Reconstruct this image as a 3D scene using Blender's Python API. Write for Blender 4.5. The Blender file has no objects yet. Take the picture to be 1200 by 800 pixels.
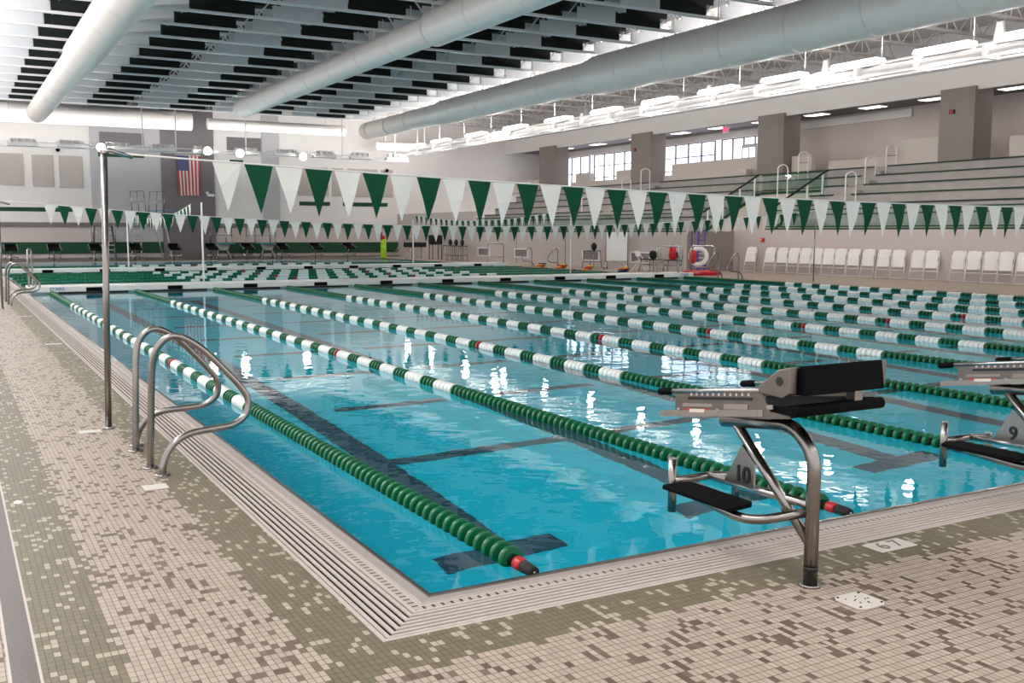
import bpy, math, random
from mathutils import Vector, Matrix
random.seed(7)
SC = bpy.context.scene
COL = SC.collection
PI = math.pi

# ------------------------------------------------------------------ materials
def new_mat(name):
    m = bpy.data.materials.new(name); m.use_nodes = True
    nt = m.node_tree; nt.nodes.clear()
    out = nt.nodes.new('ShaderNodeOutputMaterial')
    return m, nt, out
def lin(c):
    return tuple(((x/12.92) if x <= .04045 else ((x+.055)/1.055)**2.4) for x in c)
def pmat(name, rgb, rough=.5, metal=0., noise=.06, scale=6., spec=.5, bump=0.):
    """painted / plain surface: base colour with a little procedural variation"""
    m, nt, out = new_mat(name)
    b = nt.nodes.new('ShaderNodeBsdfPrincipled')
    b.inputs['Roughness'].default_value = rough
    b.inputs['Metallic'].default_value = metal
    b.inputs['Specular IOR Level'].default_value = spec
    tc = nt.nodes.new('ShaderNodeNewGeometry')
    nz = nt.nodes.new('ShaderNodeTexNoise'); nz.inputs['Scale'].default_value = scale
    nz.inputs['Detail'].default_value = 3
    nt.links.new(tc.outputs['Position'], nz.inputs['Vector'])
    mx = nt.nodes.new('ShaderNodeMix'); mx.data_type = 'RGBA'
    c = lin(rgb)
    mx.inputs[6].default_value = tuple(x*(1-noise) for x in c)+(1,)
    mx.inputs[7].default_value = tuple(min(1, x*(1+noise)) for x in c)+(1,)
    nt.links.new(nz.outputs['Fac'], mx.inputs[0])
    nt.links.new(mx.outputs[2], b.inputs['Base Color'])
    if bump:
        bp = nt.nodes.new('ShaderNodeBump'); bp.inputs['Strength'].default_value = bump
        bp.inputs['Distance'].default_value = .01
        nt.links.new(nz.outputs['Fac'], bp.inputs['Height'])
        nt.links.new(bp.outputs['Normal'], b.inputs['Normal'])
    nt.links.new(b.outputs[0], out.inputs[0])
    return m
def emat(name, rgb, s):
    m, nt, out = new_mat(name)
    e = nt.nodes.new('ShaderNodeEmission')
    e.inputs[0].default_value = lin(rgb)+(1,); e.inputs[1].default_value = s
    nt.links.new(e.outputs[0], out.inputs[0]); return m

M = {}
M['steel'] = pmat('brushed_steel', (.70,.69,.68), .25, 1., .1, 30)
M['steel_dark'] = pmat('weathered_steel', (.57,.55,.535), .27, 1., .12, 20)
M['steel_plate'] = pmat('satin_steel_plate', (.47,.445,.425), .38, .9, .1, 25)
M['white'] = pmat('white_paint', (.91,.90,.90), .45, 0, .03)
M['duct'] = pmat('duct_white', (.95,.925,.91), .5, 0, .03, 2)
M['truss'] = pmat('truss_white', (.90,.90,.91), .4, 0, .04)
M['truss_grey'] = pmat('truss_grey', (.68,.66,.65), .5, 0, .05)
M['panel_dark'] = pmat('dark_green_baffle', (.03,.085,.07), .8, 0, .3, 1.5)
M['panel'] = pmat('acoustic_panel_grey', (.84,.85,.87), .8, 0, .05, 3)
M['deck_green'] = pmat('roof_deck_dark_green', (.035,.10,.08), .6, 0, .3, 1.)
M['deck_grey'] = pmat('roof_deck_grey', (.74,.72,.71), .7, 0, .05, 1)
M['wall'] = pmat('wall_cream', (.88,.86,.85), .7, 0, .03, 1)
M['wall_pink'] = pmat('wall_taupe', (.76,.71,.695), .7, 0, .03, 1)
M['wall_grey'] = pmat('wall_grey', (.70,.69,.70), .7, 0, .03, 1)
M['wall_dark'] = pmat('wall_dark_grey', (.45,.42,.43), .7, 0, .04, 1)
M['wall_brown'] = pmat('wall_brown_grey', (.53,.49,.47), .7, 0, .04, 1)
M['acoustic'] = pmat('wall_panel_beige', (.72,.68,.66), .9, 0, .05, 8)
M['green'] = pmat('school_green', (.0,.25,.14), .7, 0, .1, 3)
M['pennant_green'] = pmat('pennant_green', (.0,.27,.17), .7, 0, .12, 5, .2)
M['pennant_white'] = pmat('pennant_white', (.86,.86,.84), .7, 0, .05, 5)
M['float_green'] = pmat('float_green', (.0,.36,.215), .35, 0, .15, 9, .35)
M['float_core'] = pmat('float_core_gap_shade', (.0,.07,.045), .5, 0, .1, 9, .2)  # green darkened to carry the shade in the gaps between discs
M['float_white'] = pmat('float_white', (.90,.91,.90), .35, 0, .05, 9)
M['float_red'] = pmat('float_red', (.68,.10,.13), .35, 0, .1, 9)
M['black'] = pmat('black_rubber', (.05,.05,.06), .7, 0, .2, 40, .04)
M['blackfab'] = pmat('black_fabric', (.06,.055,.055), .8, 0, .2, 20)
M['plastic_white'] = pmat('white_plastic', (.88,.86,.85), .45, 0, .02)
M['bulk'] = pmat('bulkhead_white', (.86,.86,.84), .4, 0, .03, 2)
M['dark_gap'] = pmat('dark_slot', (.09,.085,.08), .8)
M['nosing'] = pmat('nosing_dark_green', (.03,.16,.12), .6)
M['bench'] = pmat('bleacher_grey', (.60,.58,.565), .6, 0, .22, 1.5)
M['concrete'] = pmat('parapet_beige', (.76,.72,.69), .7, 0, .03, 2)
M['gutter'] = pmat('gutter_slat', (.74,.69,.66), .45, 0, .06, 12)
M['coping'] = pmat('coping_grey', (.64,.60,.585), .4, .1, .08, 12)
M['plate'] = pmat('deck_plate_white', (.80,.77,.74), .5, 0, .05, 20)
M['red'] = pmat('red_plastic', (.75,.06,.10), .4)
M['yellow'] = pmat('yellow_foam', (.93,.70,.10), .6)
M['orange'] = pmat('orange_foam', (.85,.30,.10), .6)
M['navy'] = pmat('navy_foam', (.12,.15,.42), .6)
M['blue'] = pmat('blue_plastic', (.12,.22,.60), .5)
M['purple'] = pmat('purple_frame', (.32,.26,.55), .5)
M['teal'] = pmat('teal_board', (.20,.55,.62), .5)
M['mesh_grey'] = pmat('bench_mesh_grey', (.55,.52,.52), .6)
M['ink'] = pmat('black_ink', (.05,.05,.05), .5)
M['lens'] = emat('lamp_lens', (1, .97, .93), 4.5)
M['lens_hot'] = emat('lamp_lens_hot', (1, .97, .93), 90)
M['troffer'] = emat('troffer_lens', (1, .98, .95), 4)
M['exit'] = emat('exit_sign_red', (.95, .25, .45), 1.2)

# glass
m, nt, out = new_mat('guard_glass')
tr = nt.nodes.new('ShaderNodeBsdfTransparent'); tr.inputs[0].default_value = (.84,.93,.89,1)
gl = nt.nodes.new('ShaderNodeBsdfGlossy'); gl.inputs['Roughness'].default_value = .03
fw_ = nt.nodes.new('ShaderNodeLayerWeight'); fw_.inputs[0].default_value = .5
fp_ = nt.nodes.new('ShaderNodeMath'); fp_.operation = 'POWER'; fp_.inputs[1].default_value = 5.; nt.links.new(fw_.outputs['Facing'], fp_.inputs[0])
fr = nt.nodes.new('ShaderNodeMath'); fr.operation = 'MULTIPLY_ADD'; fr.inputs[1].default_value = .5; fr.inputs[2].default_value = .03; nt.links.new(fp_.outputs[0], fr.inputs[0])
mx = nt.nodes.new('ShaderNodeMixShader')
nt.links.new(fr.outputs[0], mx.inputs[0]); nt.links.new(tr.outputs[0], mx.inputs[1]); nt.links.new(gl.outputs[0], mx.inputs[2])
nt.links.new(mx.outputs[0], out.inputs[0]); M['glass'] = m

# window daylight
m, nt, out = new_mat('window_daylight')
e = nt.nodes.new('ShaderNodeEmission'); g = nt.nodes.new('ShaderNodeNewGeometry')
nz = nt.nodes.new('ShaderNodeTexNoise'); nz.inputs['Scale'].default_value = .8
cr = nt.nodes.new('ShaderNodeValToRGB')
cr.color_ramp.elements[0].position = .25; cr.color_ramp.elements[0].color = lin((.66,.72,.92))+(1,)
cr.color_ramp.elements[1].position = .55; cr.color_ramp.elements[1].color = lin((.97,.98,1.))+(1,)
nt.links.new(g.outputs['Position'], nz.inputs['Vector']); nt.links.new(nz.outputs['Fac'], cr.inputs[0])
nt.links.new(cr.outputs[0], e.inputs[0]); e.inputs[1].default_value = 2.2
nt.links.new(e.outputs[0], out.inputs[0]); M['daylight'] = m

# water : one refracting surface, gentle ripples with rougher patches
m, nt, out = new_mat('pool_water')
gb = nt.nodes.new('ShaderNodeBsdfGlass'); gb.inputs['IOR'].default_value = 1.33
gb.inputs['Roughness'].default_value = 0.0; gb.inputs['Color'].default_value = (.93,.99,1.,1)
g = nt.nodes.new('ShaderNodeNewGeometry')
n1 = nt.nodes.new('ShaderNodeTexNoise'); n1.inputs['Scale'].default_value = 2.8; n1.inputs['Detail'].default_value = 2.5
n2 = nt.nodes.new('ShaderNodeTexNoise'); n2.inputs['Scale'].default_value = 14.; n2.inputs['Detail'].default_value = 2.
n3 = nt.nodes.new('ShaderNodeTexNoise'); n3.inputs['Scale'].default_value = .35; n3.inputs['Detail'].default_value = 1.
for n in (n1, n2, n3): nt.links.new(g.outputs['Position'], n.inputs['Vector'])
rp = nt.nodes.new('ShaderNodeMapRange'); rp.inputs[1].default_value = .45; rp.inputs[2].default_value = .72
rp.inputs[3].default_value = .02; rp.inputs[4].default_value = .30
nt.links.new(n3.outputs['Fac'], rp.inputs[0])
mu = nt.nodes.new('ShaderNodeMath'); mu.operation = 'MULTIPLY'
nt.links.new(n2.outputs['Fac'], mu.inputs[0]); nt.links.new(rp.outputs[0], mu.inputs[1])
ad = nt.nodes.new('ShaderNodeMath'); ad.operation = 'ADD'
nt.links.new(n1.outputs['Fac'], ad.inputs[0]); nt.links.new(mu.outputs[0], ad.inputs[1])
bp = nt.nodes.new('ShaderNodeBump'); bp.inputs['Strength'].default_value = .38; bp.inputs['Distance'].default_value = .008
nt.links.new(ad.outputs[0], bp.inputs['Height']); nt.links.new(bp.outputs[0], gb.inputs['Normal'])
nt.links.new(gb.outputs[0], out.inputs[0]); M['water'] = m

# pool tile
M['pool_tile'] = pmat('pool_tile_aqua', (.07,.87,.97), .5, 0, .05, .4)
M['pool_line'] = pmat('pool_line_tile', (.22,.36,.44), .5, 0, .12, 20)

# mosaic deck tile
DX, DY = .028, .047
def node(nt, t, **kw):
    n = nt.nodes.new(t)
    for k, v in kw.items(): setattr(n, k, v)
    return n
def math_n(nt, op, a, b=None, c=None):
    n = nt.nodes.new('ShaderNodeMath'); n.operation = op
    for i, v in enumerate((a, b, c)):
        if v is None: continue
        if isinstance(v, (int, float)): n.inputs[i].default_value = v
        else: nt.links.new(v, n.inputs[i])
    return n.outputs[0]
def deck_material():
    m, nt, out = new_mat('deck_mosaic')
    g = node(nt, 'ShaderNodeNewGeometry'); sp = node(nt, 'ShaderNodeSeparateXYZ')
    nt.links.new(g.outputs['Position'], sp.inputs[0]); X, Y = sp.outputs[0], sp.outputs[1]
    u = math_n(nt, 'DIVIDE', X, DX); v = math_n(nt, 'DIVIDE', Y, DY)
    fu = math_n(nt, 'FLOOR', u); fv = math_n(nt, 'FLOOR', v)
    cb = node(nt, 'ShaderNodeCombineXYZ'); nt.links.new(fu, cb.inputs[0]); nt.links.new(fv, cb.inputs[1])
    wn = node(nt, 'ShaderNodeTexWhiteNoise', noise_dimensions='2D'); nt.links.new(cb.outputs[0], wn.inputs['Vector'])
    cb2 = node(nt, 'ShaderNodeCombineXYZ'); nt.links.new(fv, cb2.inputs[0]); nt.links.new(fu, cb2.inputs[1])
    wn2 = node(nt, 'ShaderNodeTexWhiteNoise', noise_dimensions='2D'); nt.links.new(cb2.outputs[0], wn2.inputs['Vector'])
    cl = node(nt, 'ShaderNodeTexNoise'); cl.inputs['Scale'].default_value = 3.; nt.links.new(g.outputs['Position'], cl.inputs['Vector'])
    # tile centre coordinates and distance out from the pool edges
    cx = math_n(nt, 'MULTIPLY', math_n(nt, 'ADD', fu, .5), DX); cy = math_n(nt, 'MULTIPLY', math_n(nt, 'ADD', fv, .5), DY)
    d = math_n(nt, 'MAXIMUM', math_n(nt, 'MULTIPLY', cx, -1.), math_n(nt, 'MULTIPLY', cy, -1.))
    d = math_n(nt, 'MAXIMUM', d, math_n(nt, 'SUBTRACT', cx, 22.47))
    d = math_n(nt, 'ADD', d, math_n(nt, 'MULTIPLY', math_n(nt, 'SUBTRACT', wn2.outputs['Value'], .5), .045))
    near = math_n(nt, 'LESS_THAN', d, .67)
    b2 = math_n(nt, 'MULTIPLY', math_n(nt, 'LESS_THAN', math_n(nt, 'ADD', cx, math_n(nt, 'MULTIPLY', wn2.outputs['Value'], .04)), -1.29), math_n(nt, 'GREATER_THAN', cx, -1.66))
    isg = math_n(nt, 'MAXIMUM', near, b2)
    r = math_n(nt, 'ADD', wn.outputs['Value'], math_n(nt, 'MULTIPLY', math_n(nt, 'SUBTRACT', cl.outputs['Fac'], .5), .20))
    acc_g = math_n(nt, 'GREATER_THAN', r, .865); acc_b = math_n(nt, 'GREATER_THAN', r, .845)
    def mix(f, a, b):
        n = node(nt, 'ShaderNodeMix', data_type='RGBA')
        if isinstance(f, float): n.inputs[0].default_value = f
        else: nt.links.new(f, n.inputs[0])
        for i, c in ((6, a), (7, b)):
            if isinstance(c, tuple): n.inputs[i].default_value = lin(c)+(1,)
            else: nt.links.new(c, n.inputs[i])
        return n.outputs[2]
    tone = wn2.outputs['Value']
    green = mix(acc_g, mix(tone, (.42,.385,.305), (.46,.42,.335)), (.66,.62,.54))
    beige = mix(acc_b, mix(tone, (.64,.58,.525), (.69,.63,.57)), mix(tone, (.36,.305,.255), (.46,.395,.335)))
    tile = mix(isg, beige, green)
    # grout lines
    gu = math_n(nt, 'LESS_THAN', math_n(nt, 'FRACT', u), .11); gv = math_n(nt, 'LESS_THAN', math_n(nt, 'FRACT', v), .075)
    gr = math_n(nt, 'MAXIMUM', gu, gv)
    grout = mix(isg, (.36,.31,.27), (.28,.26,.215))
    colr = mix(gr, tile, grout)
    b = node(nt, 'ShaderNodeBsdfPrincipled'); nt.links.new(colr, b.inputs['Base Color'])
    b.inputs['Roughness'].default_value = .55; b.inputs['Specular IOR Level'].default_value = .35
    nt.links.new(b.outputs[0], out.inputs[0]); return m
M['deck'] = deck_material()

def stripe_mat(name, axis, period, duty, ca, cb_, rough=.5, metal=0.):
    m, nt, out = new_mat(name)
    g = node(nt, 'ShaderNodeNewGeometry'); sp = node(nt, 'ShaderNodeSeparateXYZ'); nt.links.new(g.outputs['Position'], sp.inputs[0])
    f = math_n(nt, 'LESS_THAN', math_n(nt, 'FRACT', math_n(nt, 'DIVIDE', sp.outputs[axis], period)), duty)
    n = node(nt, 'ShaderNodeMix', data_type='RGBA'); nt.links.new(f, n.inputs[0])
    n.inputs[6].default_value = lin(ca)+(1,); n.inputs[7].default_value = lin(cb_)+(1,)
    b = node(nt, 'ShaderNodeBsdfPrincipled'); nt.links.new(n.outputs[2], b.inputs['Base Color'])
    b.inputs['Roughness'].default_value = rough; b.inputs['Metallic'].default_value = metal
    nt.links.new(b.outputs[0], out.inputs[0]); return m
M['perf_y'] = stripe_mat('perforated_along_y', 1, .045, .30, (.70,.65,.62), (.22,.20,.19))
M['perf_x'] = stripe_mat('perforated_along_x', 0, .045, .30, (.70,.65,.62), (.22,.20,.19))
M['drain_bars'] = stripe_mat('drain_bars', 1, .016, .45, (.42,.37,.34), (.16,.14,.13))
M['vent_bars'] = stripe_mat('vent_bars', 2, .06, .5, (.62,.56,.57), (.38,.34,.36))

# ------------------------------------------------------------------ mesh helpers
class MB:
    def __init__(s): s.v, s.f, s.sm, s.mi = [], [], [], []
    def add(s, vs, fs, smooth=False, mi=0):
        o = len(s.v); s.v += [tuple(v) for v in vs]
        for f in fs: s.f.append(tuple(i+o for i in f)); s.sm.append(smooth); s.mi.append(mi)
        return s
    def box(s, x0, x1, y0, y1, z0, z1, mi=0):
        vs = [(x, y, z) for z in (z0, z1) for y in (y0, y1) for x in (x0, x1)]
        return s.add(vs, [(0,2,3,1),(4,5,7,6),(0,1,5,4),(2,6,7,3),(0,4,6,2),(1,3,7,5)], False, mi)
    def hexa(s, p, mi=0):   # 8 corners bottom 0-3 (ccw), top 4-7
        return s.add(p, [(3,2,1,0),(4,5,6,7),(0,1,5,4),(1,2,6,5),(2,3,7,6),(3,0,4,7)], False, mi)
    def bar(s, a, b, w, h=None, mi=0):
        h = h or w; a = Vector(a); b = Vector(b); d = (b-a).normalized()
        up = Vector((0,0,1)) if abs(d.z) < .95 else Vector((0,1,0))
        r = d.cross(up).normalized()*w/2; u = r.cross(d).normalized()*h/2
        vs = [a-r-u, a+r-u, a+r+u, a-r+u, b-r-u, b+r-u, b+r+u, b-r+u]
        return s.add(vs, [(0,1,2,3),(7,6,5,4),(0,4,5,1),(1,5,6,2),(2,6,7,3),(3,7,4,0)], False, mi)
    def tube(s, pts, r, n=10, mi=0, cap=True):
        pts = [Vector(p) for p in pts]; rings = []
        up = None
        for i, p in enumerate(pts):
            d = ((pts[min(i+1, len(pts)-1)]-p).normalized() + (p-pts[max(i-1, 0)]).normalized()).normalized() if 0 < i < len(pts)-1 else (pts[min(i+1, len(pts)-1)]-pts[max(i-1, 0)]).normalized()
            if up is None: up = Vector((0,0,1)) if abs(d.z) < .9 else Vector((1,0,0))
            a = d.cross(up).normalized(); up = a.cross(d).normalized()
            rr = r[i] if isinstance(r, (list, tuple)) else r
            rings.append([p + (a*math.cos(2*PI*k/n) + up*math.sin(2*PI*k/n))*rr for k in range(n)])
        vs = [v for rg in rings for v in rg]; fs = []
        for i in range(len(pts)-1):
            for k in range(n): fs.append((i*n+k, i*n+(k+1) % n, (i+1)*n+(k+1) % n, (i+1)*n+k))
        o = len(s.v); s.add(vs, fs, True, mi)
        if cap:
            for base, rev in ((0, True), ((len(pts)-1)*n, False)):
                f = tuple(o+base+k for k in range(n)); s.f.append(f[::-1] if rev else f); s.sm.append(False); s.mi.append(mi)
        return s
    def prism(s, poly, axis, a, b, mi=0):
        """poly of 2D points extruded along axis (0,1,2) from a to b"""
        def P(p, t):
            q = list(p); q.insert(axis, t); return tuple(q)
        n = len(poly); vs = [P(p, a) for p in poly]+[P(p, b) for p in poly]
        fs = [tuple(range(n))[::-1], tuple(range(n, 2*n))]+[(i, (i+1) % n, (i+1) % n+n, i+n) for i in range(n)]
        return s.add(vs, fs, False, mi)
    def sphere(s, c, r, n=12, sc=(1,1,1), mi=0):
        vs = []; m_ = n//2
        for i in range(m_+1):
            t = PI*i/m_
            for k in range(n):
                a = 2*PI*k/n
                vs.append((c[0]+r*sc[0]*math.sin(t)*math.cos(a), c[1]+r*sc[1]*math.sin(t)*math.sin(a), c[2]+r*sc[2]*math.cos(t)))
        fs = [(i*n+k, (i+1)*n+k, (i+1)*n+(k+1) % n, i*n+(k+1) % n) for i in range(m_) for k in range(n)]
        return s.add(vs, fs, True, mi)
    def build(s, name, mat, parent=None, origin=None, bevel=0):
        me = bpy.data.meshes.new(name)
        vs = s.v
        if origin is not None: vs = [(x-origin[0], y-origin[1], z-origin[2]) for x, y, z in vs]
        me.from_pydata(vs, [], s.f); me.update()
        mats = mat if isinstance(mat, list) else [mat]
        for mm in mats: me.materials.append(mm)
        me.polygons.foreach_set('use_smooth', s.sm); me.polygons.foreach_set('material_index', s.mi)
        o = bpy.data.objects.new(name, me); COL.objects.link(o)
        if parent is not None: o.parent = parent
        elif origin is not None: o.location = origin
        if bevel:
            md = o.modifiers.new('bevel', 'BEVEL'); md.width = bevel; md.segments = 2; md.limit_method = 'ANGLE'
        return o
def tag(o, label=None, cat=None, group=None, kind=None):
    if label: o['label'] = label
    if cat: o['category'] = cat
    if group: o['group'] = group
    if kind: o['kind'] = kind
    return o
def thing(name, label, cat, loc=(0,0,0), rz=0, group=None):
    o = bpy.data.objects.new(name, None); COL.objects.link(o)
    o.location = loc; o.rotation_euler = (0, 0, rz); o.empty_display_size = .1
    return tag(o, label, cat, group)
def copy_tree(o, parent=None, _kids=None):
    if _kids is None:
        _kids = {}
        for x in COL.objects:
            if x.parent: _kids.setdefault(x.parent.name, []).append(x)
    c = o.copy(); COL.objects.link(c); c.parent = parent
    for ch in _kids.get(o.name, []): copy_tree(ch, c, _kids)
    return c
def struct(mb, name, mat, parent=None, label=None):
    o = mb.build(name, mat, parent)
    o['kind'] = 'structure'
    if label: o['label'] = label
    return o
ORD = ['first','second','third','fourth','fifth','sixth','seventh','eighth','ninth','tenth','eleventh','twelfth','thirteenth','fourteenth','fifteenth','sixteenth','seventeenth','eighteenth','nineteenth','twentieth']
ORD += ['twenty-'+w for w in ORD[:9]]+['thirtieth']
def arc(pts, rad=.05, n=5):
    """round the corners of a polyline"""
    pts = [Vector(p) for p in pts]; out = [pts[0]]
    for i in range(1, len(pts)-1):
        p = pts[i]; a = (pts[i-1]-p); b = (pts[i+1]-p)
        r = min(rad, a.length*.45, b.length*.45); A = p+a.normalized()*r; B = p+b.normalized()*r
        for k in range(n+1):
            t = k/n; out.append(A*(1-t)**2+p*2*t*(1-t)+B*t*t)
    out.append(pts[-1]); return out
def smooth_path(pts, n=6):
    """catmull-rom through the points"""
    P = [Vector(p) for p in pts]; P = [P[0]*2-P[1]]+P+[P[-1]*2-P[-2]]; out = []
    for i in range(1, len(P)-2):
        for k in range(n):
            t = k/n; a, b, c, d = P[i-1:i+3]
            out.append(.5*((2*b)+(c-a)*t+(2*a-5*b+4*c-d)*t*t+(3*b-a-3*c+d)*t**3))
    out.append(P[-2]); return out
def text_mesh(name, body, size, mat, parent, loc, rot, ext=.002, bold=False):
    cu = bpy.data.curves.new('txt', 'FONT'); cu.body = body; cu.size = size; cu.extrude = ext
    cu.align_x = 'CENTER'; cu.align_y = 'CENTER'
    if bold: cu.offset = size*.02
    o = bpy.data.objects.new('txt', cu); COL.objects.link(o)
    bpy.context.view_layer.update()
    me = bpy.data.meshes.new_from_object(o.evaluated_get(bpy.context.evaluated_depsgraph_get()))
    COL.objects.unlink(o); bpy.data.objects.remove(o)
    me.materials.clear(); me.materials.append(mat)
    t = bpy.data.objects.new(name, me); COL.objects.link(t); t.parent = parent; t.location = loc; t.rotation_euler = rot
    return t

# ------------------------------------------------------------------ camera
CP = dict(f=1181.2, pitch=.10696, roll=.00189, yaw=.50949, C=(-1.818,-3.999,1.6187))
cam_d = bpy.data.cameras.new('camera'); cam = bpy.data.objects.new('camera', cam_d); COL.objects.link(cam)
cam_d.sensor_width = 36; cam_d.lens = CP['f']/1200*36; cam_d.clip_end = 300
F = Vector((math.sin(CP['yaw'])*math.cos(CP['pitch']), math.cos(CP['yaw'])*math.cos(CP['pitch']), -math.sin(CP['pitch'])))
R = Vector((math.cos(CP['yaw']), -math.sin(CP['yaw']), 0)); U = R.cross(F)
R2 = R*math.cos(CP['roll'])+U*math.sin(CP['roll']); U2 = -R*math.sin(CP['roll'])+U*math.cos(CP['roll'])
mt = Matrix((R2, U2, -F)).transposed().to_4x4(); mt.translation = Vector(CP['C']); cam.matrix_world = mt
SC.camera = cam

# ------------------------------------------------------------------ sizes
W = 2.1336; B0 = .566; PW = 22.47; L1 = 25.55; BH = 1.45; Y2 = 40.0; PL = 56.0
FARY = 61.0; ZC = 9.7; DEPTH = 2.13; ZW = -.02

# ------------------------------------------------------------------ shell
# deck slab around the pool (four slabs)
G = .38
mb = MB()
mb.box(-8, -G, -8, FARY, -.3, 0); mb.box(-G, PW+G, -8, -G, -.3, 0)
mb.box(-G, PW+G, PL+.05, FARY, -.3, 0); mb.box(PW+G, 30, -8, FARY, -.3, 0)
struct(mb, 'floor', M['deck'], label='mosaic tiled pool deck of beige and olive tiles')
# basin
mb = MB()
mb.box(-.4, PW+.4, -.4, PL+.4, -DEPTH-.3, -DEPTH)
mb.box(-.4, 0, -.4, PL+.4, -DEPTH, -.14); mb.box(PW, PW+.4, -.4, PL+.4, -DEPTH, -.14)
mb.box(0, PW, -.4, 0, -DEPTH, -.14); mb.box(0, PW, PL, PL+.4, -DEPTH, -.14)
struct(mb, 'floor_pool_basin', M['pool_tile'], label='aqua tiled pool basin')
# lane lines on the basin floor
mb = MB(); z0, z1 = -DEPTH+.001, -DEPTH+.008
for k in range(10):
    x = B0+W/2+k*W
    mb.box(x-.13, x+.13, 2.2, L1-2.2, z0, z1)
    mb.box(x-.5, x-.13, 2.2, 2.48, z0, z1); mb.box(x+.13, x+.5, 2.2, 2.48, z0, z1)
    mb.box(x-.5, x-.13, L1-2.48, L1-2.2, z0, z1); mb.box(x+.13, x+.5, L1-2.48, L1-2.2, z0, z1)
for j in range(9):
    y = 4.72+2.33*j
    z0b, z1b = -DEPTH+.0015, -DEPTH+.006
    for i in range(11):
        xa = 2.0 if i == 0 else B0+W/2+(i-1)*W+.13
        xb = (B0+W/2+i*W-.13) if i < 10 else PW-1.9
        if i == 0: continue
        if j > 0: xa += .24; xb -= .22
        if xb > xa: mb.box(xa, xb, y-.1, y+.1, z0b, z1b)
struct(mb, 'floor_lane_marking', M['pool_line'], label='dark lane lines on the pool floor')
# water
mb = MB(); mb.add([(0,0,ZW),(PW,0,ZW),(PW,PL,ZW),(0,PL,ZW)], [(0,1,2,3)])
w = mb.build('pool_water', M['water']); tag(w, 'clear turquoise water filling the lap pool', 'water', None, 'stuff')

# gutter: mitred frames around the pool, offsets outward d0..d1
def frame(mb, d0, d1, z0, z1, mi=0):
    P = lambda d: [(-d, -d), (PW+d, -d), (PW+d, PL+d), (-d, PL+d)]
    a, b = P(d0), P(d1)
    for i in range(4):
        j = (i+1) % 4
        mb.hexa([(*b[i], z0), (*b[j], z0), (*a[j], z0), (*a[i], z0), (*b[i], z1), (*b[j], z1), (*a[j], z1), (*a[i], z1)], mi)
gt = thing('gutter', 'pale slotted overflow gutter running around the pool edge', 'gutter', (0,0,0))
mb = MB(); frame(mb, 0.0, .022, -.15, .012); mb.build('lip', M['steel_dark'], gt)
mb = MB(); frame(mb, .022, .075, -.15, .004); mb.build('coping', M['coping'], gt)
mb = MB(); frame(mb, .075, .078, -.05, .006); frame(mb, .36, .38, -.05, .002); mb.build('frame', M['gutter'], gt)
mb = MB()
P = lambda d: [(-d, -d), (PW+d, -d), (PW+d, PL+d), (-d, PL+d)]
for (d0, d1, nm) in ((.08, .098, 'edge_strip'), (.098, .13, 'perforated_strip'), (.13, .15, 'edge_strip')):
    a, b = P(d0), P(d1); mb = MB()
    for i in range(4):
        j = (i+1) % 4
        mb.hexa([(*b[i], -.03), (*b[j], -.03), (*a[j], -.03), (*a[i], -.03), (*b[i], 0), (*b[j], 0), (*a[j], 0), (*a[i], 0)], 0 if i % 2 == 0 else 1)
    mb.build(nm, [M['perf_x'], M['perf_y']] if nm[0] == 'p' else [M['gutter'], M['gutter']], gt)
for k in range(6):
    d = .160+k*.0345
    mb = MB(); frame(mb, d, d+.0185, -.007, 0); mb.build('slat', M['gutter'], gt)
mb = MB(); frame(mb, .075, .38, -.138, -.13); mb.build('trough', M['dark_gap'], gt)

# deck drain on the left
dg = thing('drain_grate', 'narrow brown slotted drain let into the left deck', 'drain', (-1.645, 10, 0))
MB().box(-.045, .045, -14, 40, -.01, .002).build('grille', M['drain_bars'], dg)
MB().box(.045, .055, -14, 40, -.01, .004).box(-.055, -.045, -14, 40, -.01, .004).build('frame', M['gutter'], dg)

# far wall, built of blocks so nothing is coplanar
def wbox(name, x0, x1, z0, z1, mat, y0=FARY, y1=FARY+.3):
    return struct(MB().box(x0, x1, y0, y1, z0, z1), name, mat)
wbox('wall_far', -8, 37.3, -.3, 10.2, M['wall'])
wbox('wall_far_lower', -8, 25.4, 0, 2.05, M['wall_pink'], FARY-.06, FARY)
wbox('wall_far_pier_grey', 5.86, 9.85, 0, 9.6, M['wall_grey'], FARY-.10, FARY)
wbox('wall_far_pier_dark', 9.85, 13.05, 0, 9.6, M['wall_dark'], FARY-.14, FARY)
wbox('wall_far_pier_pale', 16.1, 17.2, 2.2, 9.6, M['wall_grey'], FARY-.08, FARY)
wbox('trim_1', -8, 9.85, 1.95, 2.2, M['wall_dark'], FARY-.16, FARY)
wbox('trim_2', 13.05, 25.4, 1.95, 2.2, M['wall_dark'], FARY-.16, FARY)
wbox('trim_3', -8, 9.85, .38, 1.05, M['green'], FARY-.17, FARY)
wbox('trim_4', 13.05, 25.38, .32, 1.0, M['green'], FARY-.17, FARY)
wbox('baseboard_far', -8, 25.4, 0, .12, M['wall_dark'], FARY-.18, FARY)
def stripe(x0, x1, z0, z1, lab):
    yy = FARY-(.10 if 5.8 < x0 < 9 else 0)
    o = MB().box(x0, x1, yy-.02, yy, z0, z1).build('wall_stripe', M['green'], origin=None)
    tag(o, lab, 'stripe')
stripe(-6, 5.2, 2.82, 3.06, 'long dark green stripe on the far wall below the beige panels at left')
stripe(6.3, 8.9, 6.1, 6.35, 'dark green stripe high on the light grey pier beside the flag')
stripe(14.05, 14.9, 5.95, 6.2, 'short dark green stripe on the white wall right of the flag')
stripe(18.5, 20.6, 3.4, 3.66, 'dark green stripe under the left pair of beige panels, centre of far wall')
stripe(21.5, 24.7, 3.4, 3.66, 'dark green stripe under the right beige panels, centre of far wall')
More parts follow.
